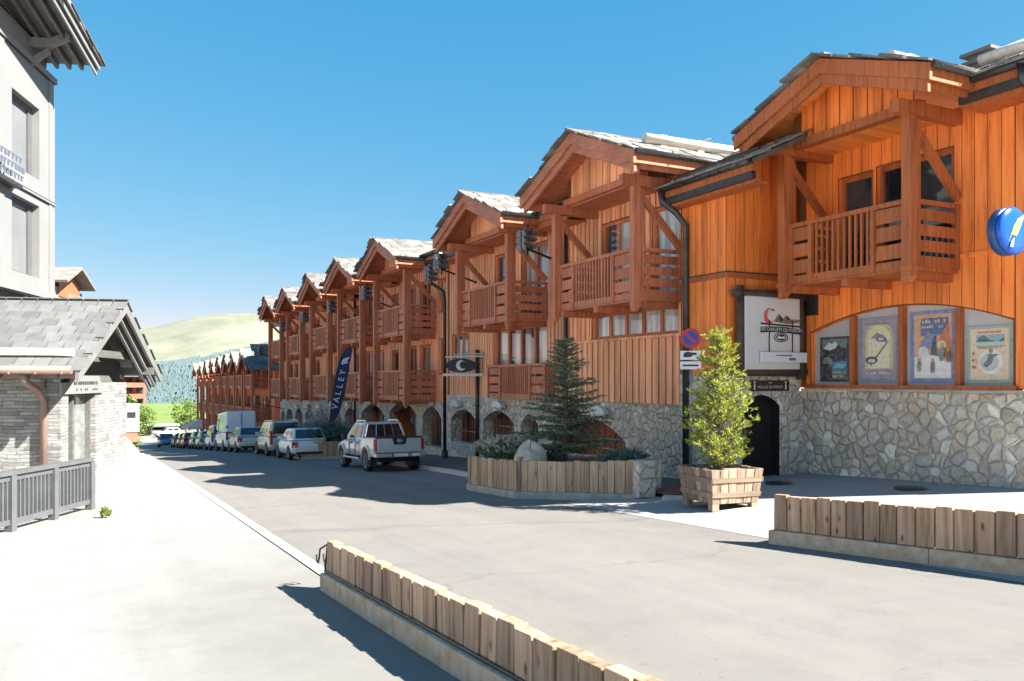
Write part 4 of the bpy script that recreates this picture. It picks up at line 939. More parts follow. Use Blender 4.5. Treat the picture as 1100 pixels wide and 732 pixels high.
def shrub(label,name,c,rx,ry,h,seed,mat,n,bl,bw,flower=None,cat='shrub',arch=.0):
    r=R(seed); t=thing(name,label,cat,c); b=Vector(c); m=MB(); s=MB(); fl=MB()
    for i in range(n):
        a=r.uniform(0,6.28); q=math.sqrt(r.random()); base=b+Vector((rx*q*math.cos(a)*.55,ry*q*math.sin(a)*.55,0)); tip=b+Vector((rx*q*math.cos(a)*1.1,ry*q*math.sin(a)*1.1,h*(1-.45*q*q)*r.uniform(.65,1.05)))
        if i%4==0: s.tube([base,(base+tip)/2,tip],[.008,.006,.003],3)
        d=(tip-base); 
        for k in range(5): blade(m,base+d*r.uniform(.25,1),d.normalized()*.8+Vector((r.gauss(0,.5),r.gauss(0,.5),r.gauss(0,.25)-arch)),bl*r.uniform(.6,1.2),bw,r)
        if flower and r.random()<.75:
            for k in range(9): blade(fl,tip+Vector((r.gauss(0,.02),r.gauss(0,.02),r.uniform(0,.1))),Vector((r.gauss(0,.4),r.gauss(0,.4),1)),.06,.022,r)
    s.build('stems','bark',t); m.build('foliage',mat,t)
    if flower: fl.build('flower_heads',flower,t)
    return t
gz=lambda y,h=.78:zr(y)+h
shrub('leafy plant with dried pale flower heads at the left end of the conifer planter','flowering_shrub',(9.25,19.0,gz(19)),.8,.75,.52,1,'leaf_mid',240,.12,.03,'flower')
shrub('low blue grey plant at the right end of the conifer planter','low_shrub',(10.75,16.0,gz(16)),.55,.5,.32,2,'grass_blue',150,.11,.03)
shrub('dark low plant between the boulder and the conifer trunk','low_shrub',(9.6,17.6,gz(17.6)),.45,.4,.3,3,'leaf_mid',120,.09,.03)
# far planter with ornamental grass, small planter, flag
t=bed('planter_bed','plank planter box holding tall blue green grasses beside the flag',[(8.45,42.2),(8.45,38.6),(11.2,38.2)],.12,.80,.24,15,[(11.2,42.2)])
shrub('large blue green grass bush spilling over the planter left of the pickup','grass_bush',(9.6,39.9,gz(39.9,.72)),1.25,1.5,1.05,5,'grass_blue',620,.34,.03,arch=.15)
shrub('tall dry brown reeds rising from the grass planter','reed_clump',(9.9,40.6,gz(40.6,.72)),.8,.8,2.1,6,'flower',150,.5,.025,cat='reeds')
t=bed('planter_bed','small pinkish plank planter box between the two parked silver cars',[(8.1,49.2),(8.1,47.6),(9.4,47.4)],.12,.85,.24,16,[(9.4,49.2)])
shrub('dark green shrub in the small planter behind the people carrier','low_shrub',(8.8,48.4,gz(48.4,.78)),.5,.6,.65,8,'leaf_mid',140,.12,.04)
fb_=(9.75,39.2,zr(39.2)+.75)
t=thing('feather_flag','tall navy feather flag with white lettering rising from the grass planter','flag',fb_)
b=Vector(fb_); rt=Vector((.897,-.443,0)); lean=.17
ctr=[(0,0),(.05,.9),(.14,2.0),(.30,3.0),(.50,3.8),(.72,4.3),(1.0,4.55)]
m=MB(); m.tube([b+rt*x+Vector((0,0,z)) for x,z in ctr],[.03,.026,.022,.018,.014,.012,.01],8); m.build('pole','iron',t)
ed=[(.26,1.0),(.50,1.4),(.72,2.1),(.88,2.95),(1.0,3.7),(1.12,4.36)]
m=MB(); pl=[(.05,.9),(.14,2.0),(.30,3.0),(.50,3.8),(.72,4.3),(1.0,4.55)]
fn=Vector((-.443,-.897,0))
for k in range(5):
    for j in range(4):
        def pt(k_,u): 
            x=pl[k_][0]*(1-u)+ed[k_][0]*u; z=pl[k_][1]*(1-u)+ed[k_][1]*u; return b+rt*x+Vector((0,0,z))+fn*.035*math.sin(3*u+k_*1.3)
        m.poly([pt(k,j/4),pt(k,(j+1)/4),pt(k+1,(j+1)/4),pt(k+1,j/4)])
m.build('cloth','navy',t)
m=MB(); 
for i,ch in enumerate('VALLEY'):
    u=.10+.14*i; x=.27+.52*u; z=1.45+2.3*u
    o=b+rt*x+Vector((0,0,z))+fn*.07; textmesh(m,ch,.40,o,Vector((0,0,1))+rt*.2,-rt+Vector((0,0,.2)),0)
for k in range(3): o=b+rt*(.60+.10*k)+Vector((0,0,3.75+.03*k))+fn*.07; m.poly([o,o+rt*.07,o+rt*.2+Vector((0,0,.2)),o+rt*.13+Vector((0,0,.2))]); m.poly([o+Vector((0,0,-.06)),o+rt*.1+Vector((0,0,-.1)),o+rt*.12+Vector((0,0,-.02)),o+rt*.02+Vector((0,0,-.01))])
m.build('lettering','pale_blue',t)
# ------------------------------------------------------------------ signs and lamps by the facade
t=thing('no_parking_sign','red and blue no parking disc with two small plates on a post','road sign',(12.35,15.6,zp(12.35,15.4)))
m=MB(); m.tube([(12.35,15.6,-2.6),(12.35,15.6,1.2)],.03,8); m.build('post','steel',t)
nn=Vector((-.72,-.69,0)).normalized(); o=Vector((12.35,15.6,.98))+nn*.05; rr=Vector((.69,-.72,0)).normalized()
disc=lambda r,k:[o+nn*k+rr*r*math.cos(2*PI*i/28)+Vector((0,0,r*math.sin(2*PI*i/28))) for i in range(28)]
m=MB(); m.prism(disc(.235,0),nn*.02,0); m.poly(disc(.17,.023),1)
dg=(rr*-.7+Vector((0,0,.7))); ds=(rr*.7+Vector((0,0,.7)))
m.poly([o+nn*.026+dg*.17+ds*.03,o+nn*.026+dg*.17-ds*.03,o+nn*.026-dg*.17-ds*.03,o+nn*.026-dg*.17+ds*.03],0); m.build('disc',['sign_red','traffic_blue'],t)
for zc,h,tx in ((.64,.16,''),(.40,.14,'')):
    m=MB(); c0=Vector((12.35,15.6,zc))+nn*.05; m.prism([c0-rr*.24-Vector((0,0,h)),c0+rr*.24-Vector((0,0,h)),c0+rr*.24+Vector((0,0,h*.3)),c0-rr*.24+Vector((0,0,h*.3))],nn*.012); o2=m.build('plate','pure_white',t)
    m=MB(); 
    if zc>.5: m.poly([c0+nn*.016+rr*u+Vector((0,0,v)) for u,v in ((-.16,-.1),(.0,-.1),(.06,-.05),(.14,-.05),(.14,.0),(.02,.01),(-.06,.03),(-.16,.0))])
    else: m.poly([c0+nn*.016+rr*u+Vector((0,0,v)) for u,v in ((-.18,-.07),(.18,-.07),(.18,-.03),(-.18,-.03))])
    m.build('plate_mark','ink',o2)
def lamp_cluster(label,c,wallx,seed,pole=None):
    t=thing('bracket_lamp' if not pole else 'street_lamp',label,'lamp',(c[0],c[1],pole if pole else c[2]),'dark floodlight clusters hung between the gables')
    c=Vector(c); r=R(seed)
    m=MB(); 
    for k in range(3):
        for s in (-1,1):
            z=c.z+.2-.2*k; m.obox((c.x,c.y+s*.17,z),(.42,.24,.035),Matrix.Rotation(s*.35,3,'X')@Matrix.Rotation(.25,3,'Y'))
            m.lathe((c.x-.12,c.y+s*.18,z-.04),(-1,-.2*s,-.35),[(0,.04),(.03,.08),(.11,.105),(.12,.09),(.08,.02)],12)
    m.build('hoods','steel',t)
    for k in range(3):
        for s in (-1,1):
            z=c.z+.2-.2*k; m=MB(); m.lathe((c.x-.225,c.y+s*.2,z-.075),(-1,-.2*s,-.35),[(0,.085),(.012,.07),(.02,0)],12); m.build('lamp_lens','lens_grey',t)
    m=MB(); m.bar(c+Vector((0,0,-.5)),c+Vector((0,0,.45)),.06,.06); 
    for s in (-1,1): m.bar(c+Vector((0,-.34*s,-.36)),c+Vector((0,.34*s,.3)),.03,.03)
    if pole: m.tube([c+Vector((0,0,-.4)),c+Vector((.2,-.1,-.55)),c+Vector((.42,-.28,-.75)),c+Vector((.45,-.32,-1.1)),c+Vector((.45,-.32,pole-c.z))],.07,10); m.lathe((c.x+.45,c.y-.32,pole),(0,0,1),[(0,.14),(.3,.13),(.34,.08)],12)
    else: m.bar(c+Vector((0,0,-.3)),(wallx,c.y,c.z-.75),.06,.06)
    m.build('pole' if pole else 'bracket','iron',t); return t
lamp_cluster('floodlight cluster on a tall curved black pole left of the eye shaped sign',(12.15,31.95,4.35),XB,1,pole=zw(12.6,31.6))
for (x,y,z,l) in ((11.85,22.9,4.35,'dark floodlight cluster beside the left post of the large middle gable'),(11.9,30.2,4.6,'dark floodlight cluster beside the left post of the gable above the eye sign'),
    (11.9,40.2,4.35,'dark floodlight cluster beside the widest gable above the pickup'),(11.9,47.0,4.2,'dark floodlight cluster in the gap between second and third row gables'),(11.9,53.9,4.1,'dark floodlight cluster in the gap between third and fourth row gables'),(11.9,61.0,3.9,'dark floodlight cluster in the gap between the two farthest row gables'),(11.7,68.9,2.4,'dark floodlight cluster at the far end of the long row'),(11.3,68.2,-1.5,'dark lamp cluster hanging above the parked people carrier')):
    lamp_cluster(l,(x,y,z),XB,2)
# eye shaped hanging sign
t=thing('hanging_sign','black oval eye shaped sign with pale crescent hanging over the arcade','sign',(12.8,29.7,.5))
ee=Vector((-.45,-.89,0)); er=Vector((.89,-.45,0)); o=Vector((12.6,29.9,.58))
m=MB(); m.prism([o+er*.60*math.cos(2*PI*i/30)+Vector((0,0,.27*math.sin(2*PI*i/30))) for i in range(30)],ee*.12); m.build('oval_board','plastic',t)
m=MB(); ca=circ(0,0,.20,.20,22,.9,5.4); cb=circ(.09,.02,.145,.145,22,1.0,5.3); [m.poly([o+ee*.125+er*u+Vector((0,0,v)) for u,v in (ca[k],ca[k+1],cb[k+1],cb[k])]) for k in range(22)] 
m.poly([o+ee*.124+er*u+Vector((0,0,v)) for u,v in circ(0,-.0,.2,.2,20,3.3,6.1)]) if False else None
m.build('crescent','off_white',t)
m=MB(); m.bar(o+Vector((0,0,.33))-er*.62,o+Vector((0,0,.36))+er*.86,.10,.05); m.bar(o+Vector((0,0,-.36))-er*.72,o+Vector((0,0,-.36))+er*.86,.12,.10); m.build('lamp_bars','off_white',t)
m=MB(); m.bar(o+Vector((0,0,.42))-er*.3,o+Vector((0,0,.46))+er*.9,.2,.05); m.bar(o+er*.8+Vector((0,0,.46)),(XB,o.y-.4,.5+.58),.06,.06); m.bar(o+er*.8+Vector((0,0,-.4)),o+er*.8+Vector((0,0,.5)),.05,.05); m.build('bracket','steel',t)
# step grating beside the tub, manhole covers
t=thing('step_grating','rusty brown step grating between planter bed and wooden tub','grating',(11.3,14.6,zr(14.6)))
m=MB(); m.prism([(10.75,14.9,zr(14.6)+.17),(10.7,14.2,zr(14.6)+.17),(12.2,13.9,zr(14.2)+.24),(12.3,15.4,zr(14.6)+.26)],(0,0,.04)); m.build('tread','grate',t)
m=MB(); m.prism([(10.78,14.85,zr(14.6)-.1),(10.75,14.3,zr(14.6)-.1),(12.1,14.0,zr(14.6)-.1),(12.2,15.3,zr(14.6)-.1)],(0,0,.25)); m.build('step_core','dark_in',t)
t=thing('kerb_stone','short pale stone block lying beside the wooden tub','stone block',(10.75,13.9,zr(13.9)))
m=MB(); m.bar((10.5,14.2,zr(14)+.08),(11.0,13.75,zr(14)+.08),.28,.18); m.build('block','kerb',t,bevel=.04)
for (x,y,l) in ((13.6,14.0,'dark round manhole cover by the passage doorway'),(14.3,11.2,'dark round manhole cover in front of the rubble wall'),):
    m=MB(); m.lathe((x,y,zp(x,y)+.004),(0,0,1),[(0,.36),(.012,.35),(.012,0)],24); o=m.build('manhole_cover','gutter',None,base=(x,y,zp(x,y))); tag(o,l,'manhole cover')
# ------------------------------------------------------------------ vehicles
def loft(m,rings,mi=0,cap=True):
    n0=len(m.v); k=len(rings[0])
    for r_ in rings: m.v+=r_
    for i in range(len(rings)-1):
        for j in range(k): j2=(j+1)%k; m.face((n0+i*k+j,n0+i*k+j2,n0+(i+1)*k+j2,n0+(i+1)*k+j),mi,True)
    if cap: m.face(tuple(n0+j for j in reversed(range(k))),mi,True); e=n0+(len(rings)-1)*k; m.face(tuple(e+j for j in range(k)),mi,True)
def bodyring(y,w,zb,zt,cr=.92,zm=None):
    zm=zm or (zb+zt)/2
    h=[(-w*.90,zb),(-w*.985,zb+.10),(-w,zm),(-w*.975,zt-.10),(-w*.90*cr/.92,zt-.015),(-w*.5,zt+.012)]
    return [(x,y,z) for x,z in h]+[(-x,y,z) for x,z in reversed(h)]
def wheel(root,x,y,r,wd,name='wheel'):
    s=1 if x>0 else -1
    m=MB(); m.lathe((x-s*wd,y,r),(s,0,0),[(0,r*.6),(0,r*.93),(.03,r),(wd-.03,r),(wd,r*.93),(wd,r*.68),(wd-.03,r*.66)],24); o=m.build('wheel','rubber',root)
    m=MB(); m.lathe((x-s*wd,y,r),(s,0,0),[(wd-.02,r*.68),(wd-.005,r*.66),(wd-.02,r*.62),(wd-.07,r*.58)],24)
    for k in range(6):
        a=2*PI*k/6; d=Vector((0,math.cos(a),math.sin(a))); m.bar(Vector((x-s*.035,y,r))+d*r*.1,Vector((x-s*.03,y,r))+d*r*.62,.09,.03,up=(1,0,0))
    m.lathe((x-s*.05,y,r),(s,0,0),[(0,r*.2),(.03,r*.18),(.035,0)],12); m.build('rim','rim',o)
    m=MB(); m.lathe((x-s*wd,y,r),(s,0,0),[(wd-.075,0),(wd-.075,r*.64)],20); m.build('hub','plastic',o)
def arch_ring(root,x,y,r):
    s=1 if x>0 else -1; m=MB(); n=18
    pts=[(x,y+r*1.16*math.cos(PI*k/n),r+r*1.16*math.sin(PI*k/n)) for k in range(n+1)]
    m.prism([(p[0]-s*.25,p[1],p[2]) for p in pts]+[(x-s*.25,y-r*1.16,.16),(x-s*.25,y+r*1.16,.16)],(s*.262,0,0)); m.build('wheel_arch','plastic',root)
def quad_on(m,p,inset,off):
    """shrink the quad towards its centre and push it outward"""
    c=sum((Vector(q) for q in p),Vector())/len(p); n=(Vector(p[1])-Vector(p[0])).cross(Vector(p[2])-Vector(p[0])).normalized()
    if n.dot(c-Vector((0,c.y,.9)))<0 and abs(n.x)>.5: n=-n
    return [Vector(q)+(c-Vector(q)).normalized()*inset for q in p],n
def car(name,label,cat,pos,L,W,H,belt,hood,colour,kind,slope,rotz=0,group=None,det=True,zb=.22,wr=.31,roof_bars=False):
    """local frame: x right, y forward, origin on the ground under the middle"""
    t=thing(name,label,cat,pos,group,local=True); t.rotation_euler=(-slope if abs(rotz)<1 else slope,0,rotz)
    w=W/2; y0,y1=-L/2,L/2; m=MB()
    tail=belt if kind in ('hatch','mpv','van') else belt-.02
    st=[(y0,.88,zb+.05,tail-.26),(y0+.05,.96,zb+.02,tail-.10),(y0+.22,1,zb,tail),(y0+L*.5,1,zb-.02,belt),(y1-L*.30,1,zb-.02,belt-.01),(y1-L*.24,.995,zb,belt-.03),(y1-.35,.96,zb,hood),(y1-.1,.88,zb+.04,hood-.10),(y1,.78,zb+.12,hood-.24)]
    if kind=='van': st=st[:4]+[(y1-.95,1,zb,belt),(y1-.55,.99,zb,belt-.08),(y1-.12,.93,zb,hood),(y1-.02,.85,zb+.05,hood-.25),(y1,.8,zb+.1,hood-.4)]
    loft(m,[bodyring(y,w*f,b,tp) for y,f,b,tp in st]); m.build('body',colour,t,subsurf=1)
    # greenhouse
    if kind=='hatch': cb=(y0+.10,y1-L*.27); ct=(y0+.55,y1-L*.47)
    elif kind=='mpv': cb=(y0+.08,y1-L*.20); ct=(y0+.26,y1-L*.40)
    elif kind=='van': cb=(y0+.03,y1-.50); ct=(y0+.08,y1-1.25)
    else: cb=(y0+.7,y1-L*.27); ct=(y0+1.2,y1-L*.46)
    wb,wt=w*.92,w*.74 if kind!='van' else w*.88; zb2=belt-.03
    B=[(-wb,cb[0],zb2),(wb,cb[0],zb2),(wb,cb[1],zb2),(-wb,cb[1],zb2)]; T=[(-wt,ct[0],H),(wt,ct[0],H),(wt,ct[1],H-.02),(-wt,ct[1],H-.02)]
    m=MB(); n=len(m.v); m.v+=B+T
    for q in ((0,1,5,4),(1,2,6,5),(2,3,7,6),(3,0,4,7),(4,5,6,7)): m.face(q)
    m.build('cabin',colour,t,bevel=.07 if kind!='van' else .1)
    lerp=lambda a,b,u:Vector(a)*(1-u)+Vector(b)*u
    def pane(nm,b0,b1,t1,t0,u0,u1,v0,v1,off):
        mm=MB(); f=lambda u,v:lerp(lerp(b0,b1,u),lerp(t0,t1,u),v)+Vector(off); P_=[f(u0,v0),f(u1,v0),f(u1,v1),f(u0,v1)]
        mm.prism(P_,Vector(off)*.3); mm.build(nm,'car_glass',t)
    if kind=='van':
        pane('windscreen',B[3],B[2],T[2],T[3],.06,.94,.12,.9,(0,.02,.012))
        for s,(i,j) in ((-1,(3,0)),(1,(2,1))): pane('side_window',B[i],B[j],T[j],T[i],.06,.24,.12,.7,(s*.02,0,0))
    else:
        pane('rear_window',B[0],B[1],T[1],T[0],.08,.92,.14,.86,(0,-.014,.008)); pane('windscreen',B[3],B[2],T[2],T[3],.07,.93,.10,.9,(0,.014,.01))
        nw=3 if kind=='mpv' else 2
        for s,(i,j) in ((-1,(0,3)),(1,(1,2))):
            for k in range(nw):
                a=.09+(.86/nw)*k; pane('side_window',B[i],B[j],T[j],T[i],a,a+.86/nw-.035,.16,.84,(s*.015,0,.006))
    for s in (-1,1):
        m=MB(); 
        if kind in ('mpv','van'): m.box(s*w*.86-.06,s*w*.86+.06,y0-.012,y0+.10,belt-.45,belt+ (.22 if kind=='mpv' else .0))
        else: m.prism([(s*w*.62,y0+.0,belt-.12),(s*w*.95,y0+.02,belt-.12),(s*w*.96,y0+.05,belt-.36),(s*w*.66,y0-.012,belt-.36)],(0,.14,0))
        m.build('tail_light','red_lens',t)
        m=MB(); m.box(s*w*.68-.14,s*w*.68+.14,y1-.2,y1-.055,hood-.24,hood-.10); m.build('headlight','clear_lens',t)
        m=MB(); m.box(s*(w*.93)-.02+s*.08-.09,s*(w*.93)+s*.08+.11,cb[1]-.62,cb[1]-.48,belt+.0,belt+.15); m.build('mirror',colour if kind!='van' else 'plastic',t,bevel=.03)
        for y in (y0+L*.18,y1-L*.19):
            arch_ring(t,s*(w-.008),y,wr); wheel(t,s*(w+.006),y,wr,.2)
    m=MB(); m.box(-.26,.26,y0-.022,y0+.02,.50 if kind!='van' else .45,.61 if kind!='van' else .56); m.build('number_plate','plate',t)
    m=MB(); m.box(-w*.72,w*.72,y0-.012,y0+.2,zb+.04,zb+.15); m.build('rear_bumper','plastic',t); m=MB(); m.box(-w*.8,w*.8,y1-.2,y1+.002,zb+.07,zb+.2); m.build('front_bumper','plastic',t)
    if kind=='van':
        m=MB(); m.box(-.008,.008,y0-.006,y0+.06,.5,H-.12); 
        for z in (.75,1.5): m.box(-w*.93,-w*.8,y0-.02,y0+.05,z,z+.1); m.box(w*.8,w*.93,y0-.02,y0+.05,z,z+.1)
        m.build('rear_door_trim','plastic',t)
    if roof_bars:
        m=MB()
        for s in (-1,1): m.bar((s*wt*.95,ct[0]+.1,H+.04),(s*wt*.95,ct[1]-.1,H+.03),.035,.03)
        m.build('roof_rails','chrome',t)
    return t
def pickup():
    pos=(9.34,30.2,zr(30.05)+.006); t=thing('pickup_truck','silver double cab pickup truck parked at the kerb with black tailgate panel','pickup truck',pos,'vehicles parked along the kerb',local=True); t.rotation_euler=(-.0438,0,.0)
    w=.92; y0,y1=-2.6,2.62; col='car_silver'
    m=MB(); loft(m,[bodyring(y,w*f,b,tp) for y,f,b,tp in [(-.95,1,.46,1.12),(-.5,1,.44,1.13),(.7,1,.44,1.12),(1.1,1,.44,1.10),(1.5,.995,.46,1.08),(2.1,.97,.46,1.03),(2.45,.9,.5,.92),(y1,.8,.55,.72)]]); m.build('body',col,t,subsurf=1)
    m=MB() # cargo bed walls
    for s in (-1,1): m.prism([(s*w*.995,y0+.06,.52),(s*w*1.0,y0+.06,.80),(s*w*.96,y0+.06,1.17),(s*(w-.13),y0+.06,1.18),(s*(w-.13),y0+.06,.52)],(0,1.62,0))
    m.box(-w+.1,w-.1,y0+.1,-.95,.52,.62); m.box(-w+.05,w-.05,-1.02,-.95,.5,1.17); m.build('cargo_bed',col,t,bevel=.03)
    m=MB(); m.box(-w+.10,w-.10,y0+.02,-1.02,1.165,1.20); m.build('bed_cover','plastic',t,bevel=.012)
    m=MB(); m.box(-w+.13,w-.13,y0-.015,y0+.06,.66,1.16); o=m.build('tailgate',col,t,bevel=.025)
    m=MB(); m.box(-w+.10,w-.10,y0-.02,y0+.07,1.15,1.205); m.prism([(-.27,y0-.022,1.15),(.27,y0-.022,1.15),(.20,y0-.022,.93),(-.20,y0-.022,.93)],(0,.02,0)); m.build('tailgate_handle','plastic',o)
    m=MB(); m.lathe((0,y0-.022,1.07),(0,-1,0),[(0,.075),(.008,.075),(.008,.05),(0,.05)],20); m.box(-.1,.1,y0-.034,y0-.028,1.055,1.085); m.build('badge','chrome',o)
    for s in (-1,1):
        m=MB(); m.prism([(s*(w-.13),y0+.0,.74),(s*w*.99,y0+.02,.74),(s*w*.985,y0+.02,1.13),(s*(w-.13),y0+.0,1.13)],(0,.12,0)); m.build('tail_light','red_lens',t,bevel=.015)
    m=MB(); m.box(-w*.98,w*.98,y0-.14,y0+.12,.50,.64); m.build('rear_bumper','chrome',t,bevel=.03)
    m=MB(); m.box(-.3,.3,y0-.155,y0-.138,.53,.63); m.build('step_pad','plastic',t)
    m=MB(); m.box(-.26,.26,y0-.162,y0-.15,.525,.635); m.build('number_plate','plate',t)
    m=MB(); m.box(.42,.68,y0-.155,y0-.14,.53,.62); m.build('white_sticker','pure_white',t)
    m=MB(); m.box(-w*.8,w*.8,y0+.1,y1-.5,.34,.5); m.tube([(-.5,y0+.02,.38),(-.5,y0+.5,.38)],.035,8); m.build('underbody','dark_in',t)
    # cabin
    B=[(-.86,-.98,1.08),(.86,-.98,1.08),(.86,1.42,1.06),(-.86,1.42,1.06)]; T=[(-.68,-.78,1.71),(.68,-.78,1.71),(.66,.62,1.72),(-.66,.62,1.72)]
    m=MB(); m.v+=B+T
    for q in ((0,1,5,4),(1,2,6,5),(2,3,7,6),(3,0,4,7),(4,5,6,7)): m.face(q)
    m.build('cabin',col,t,bevel=.07)
    lerp=lambda a,b,u:Vector(a)*(1-u)+Vector(b)*u
    def pane(nm,b0,b1,t1,t0,u0,u1,v0,v1,off):
        mm=MB(); f=lambda u,v:lerp(lerp(b0,b1,u),lerp(t0,t1,u),v)+Vector(off); mm.prism([f(u0,v0),f(u1,v0),f(u1,v1),f(u0,v1)],Vector(off)*.3); return mm.build(nm,'car_glass',t)
    o=pane('rear_window',B[0],B[1],T[1],T[0],.07,.93,.16,.86,(0,-.014,.006))
    m=MB(); f=lambda u,v:lerp(lerp(B[0],B[1],u),lerp(T[0],T[1],u),v)+Vector((0,-.028,.008))
    for u in (.30,.5,.70): m.bar(f(u,.12),f(u,.9),.022,.015)
    m.bar(f(.06,.14),f(.94,.14),.03,.02); m.bar(f(.06,.88),f(.94,.88),.03,.02); m.bar(f(.06,.14),f(.08,.88),.03,.02); m.bar(f(.94,.14),f(.92,.88),.03,.02); m.build('window_bars','chrome',o)
    pane('windscreen',B[3],B[2],T[2],T[3],.07,.93,.1,.9,(0,.014,.01))
    for s,(i,j) in ((-1,(0,3)),(1,(1,2))):
        for a,b_ in ((.10,.42),(.46,.80)): pane('side_window',B[i],B[j],T[j],T[i],a,b_,.14,.86,(s*.014,0,.005))
        m=MB(); m.bar((s*.62,-.6,1.77),(s*.61,.5,1.77),.04,.035); m.bar((s*.62,-.6,1.70),(s*.62,-.6,1.77),.05,.05); m.bar((s*.61,.5,1.70),(s*.61,.5,1.77),.05,.05); m.build('roof_rail','chrome',t)
        m=MB(); m.box(s*1.0-.10,s*1.0+.10,.78,.92,1.08,1.30); m.build('mirror','plastic',t,bevel=.03)
        m=MB(); m.box(s*w-.03+s*.0,s*w+.03,-.85,1.3,.40,.46); m.build('side_step','chrome',t)
        m=MB(); m.box(s*(w+.004)-.012,s*(w+.004)+.012,-.30,-.28,.55,1.1); m.box(s*(w+.004)-.012,s*(w+.004)+.012,.52,.54,.55,1.1); m.box(s*(w+.008)-.015,s*(w+.008)+.015,.2,.4,.95,1.0); m.box(s*(w+.008)-.015,s*(w+.008)+.015,-.62,-.45,.95,1.0); m.build('door_trim','gutter',t)
        for y in (-1.62,1.58):
            arch_ring(t,s*(w-.012),y,.385); wheel(t,s*(w+.015),y,.38,.25)
            m=MB(); n=16; ra=[(y+.50*math.cos(PI*k/n),.42+.50*math.sin(PI*k/n)) for k in range(n+1)]; rb=[(y+.45*math.cos(PI*k/n),.42+.45*math.sin(PI*k/n)) for k in reversed(range(n+1))]
            m.prism([(s*(w-.02),a_,z_) for a_,z_ in ra+rb],(s*.06,0,0)); m.build('fender_flare',col,t)
    m=MB(); m.box(-.9,.9,y0+.55,y0+.57,.0,.0001) if False else None
    return t
pickup()
GV='vehicles parked along the kerb'; s1,s2=.0438,.066
def park(fn,xl,yr,L,W,**k): return (xl+W/2,yr+L/2,zr(yr+L/2)+.004)
def pc(label,xl,yr,L,W,H,belt,hood,col,kind,name='parked_car',cat='car',**k):
    return car(name,label,cat,(xl+W/2,yr+L/2,zr(yr+L/2)+.004),L,W,H,belt,hood,'car_'+col,kind,s1 if yr<48 else s2,group=GV,**k)
pc('white hatchback with red tail lights parked left of the grass planter',7.85,38.4,4.0,1.72,1.45,.93,.80,'white','hatch')
pc('pale people carrier with large dark rear glass beside the white hatchback',7.75,43.4,4.6,1.82,1.78,1.05,.90,'champagne','mpv',wr=.33,roof_bars=True)
pc('silver hatchback in front of the tall white van',7.15,50.0,4.1,1.72,1.48,.95,.8,'warm_silver','hatch')
pc('tall white panel van seen from behind',7.2,55.5,5.5,2.05,2.55,1.25,1.05,'white','van',name='panel_van',cat='van',wr=.35)
pc('silver people carrier with bluish rear glass beyond the panel van',7.15,62.6,4.4,1.8,1.82,1.05,.9,'pearl','mpv')
pc('small silver hatchback beyond the silver people carrier',7.2,70.5,3.9,1.7,1.5,.93,.8,'warm_silver','hatch')
pc('champagne hatchback just behind the red car',7.3,77.0,3.9,1.7,1.5,.93,.8,'champagne','hatch')
pc('dark red hatchback among the distant parked cars',7.1,83.0,4.0,1.72,1.48,.93,.8,'red','hatch')
pc('dark grey hatchback just beyond the red car',7.3,90.0,4.1,1.72,1.5,.93,.8,'dark_grey','hatch')
pc('champagne estate car farthest along the kerb',7.3,97.0,4.3,1.75,1.5,.93,.8,'champagne','mpv')
car('parked_car','dark blue car facing the camera at the far end of the parked row','car',(7.3,107.5,zr(107.5)),4.2,1.8,1.65,1.0,.88,'car_blue','mpv',s2,rotz=PI,group=GV)
car('parked_car','black hatchback standing across the sunlit end of the street','car',(6.2,152.5,zr(152)),4.2,1.8,1.5,.95,.8,'car_black','hatch',0,rotz=1.3,group='cars at the end of the street')
car('parked_car','white hatchback standing in the sunlit end of the street','car',(10.2,147,zr(148)),4.1,1.75,1.5,.95,.8,'car_white','hatch',0,rotz=1.9,group='cars at the end of the street')
# ------------------------------------------------------------------ left side: hotel, pavilion, railing (own frame: p to the street, q away)
ROT=-math.radians(16.8)
av=Vector((math.sin(-ROT),math.cos(ROT),0)); bv=Vector((math.cos(ROT),-math.sin(-ROT),0))
def W(p,q,z): return bv*p+av*q+Vector((0,0,z))
class LB(MB): pass
ho=thing('hotel_building','white panelled building with recessed grey windows and deep dark eaves at the left edge','building',(0,0,0),rotz=ROT,local=True)
PH=-9.8
op=[]
for q0 in (25.1,21.2,17.3):
    op+=[dict(a0=q0,a1=q0+1.95,z0=5.98,z1=8.10),dict(a0=q0,a1=q0+1.95,z0=3.05,z1=5.2)]
LP=lambda a,z,d:(PH-d,a,z)
m=MB(); wall(m,LP,14,28.2,2.62,9.3,op,reveal=.28); wall(m,lambda a,z,d:(a,28.2-d,z),-20,PH,2.62,9.3); m.build('wall','cladding',ho)
m=MB(); 
for z0,z1,d in ((2.5,2.68,.08),(5.45,5.52,.05),(9.25,9.42,.09)): m.box(PH-.2,PH+d,14,28.25,z0,z1)
for q in (24.4,20.5,27.9): m.box(PH-.1,PH+.035,q-.14,q+.14,2.69,5.44); m.box(PH-.1,PH+.035,q-.14,q+.14,5.53,9.24)
m.build('trim_bands','cladding',ho)
m=MB()
for z in (5.44,5.525,2.49,9.24): m.box(PH-.1,PH+.055,14,28.2,z-.015,z+.004)
m.build('shadow_gap','gutter',ho)  # solid dark strips drawn as shadow lines beside the trim bands
for o in op:
    f=MB(); a0,a1,z0,z1=o['a0'],o['a1'],o['z0'],o['z1']
    for (ya,yb,za,zb_) in ((a0,a1,z1-.1,z1),(a0,a1,z0,z0+.08),(a0,a0+.08,z0+.08,z1-.1),(a1-.3,a1,z0+.08,z1-.1)): f.box(PH-.29,PH-.2,ya,yb,za,zb_)
    w_=f.build('window','grey_paint',ho); g_=MB(); g_.poly([(PH-.26,a0,z0),(PH-.26,a1,z0),(PH-.26,a1,z1),(PH-.26,a0,z1)]); g_.build('blind','blind',w_)
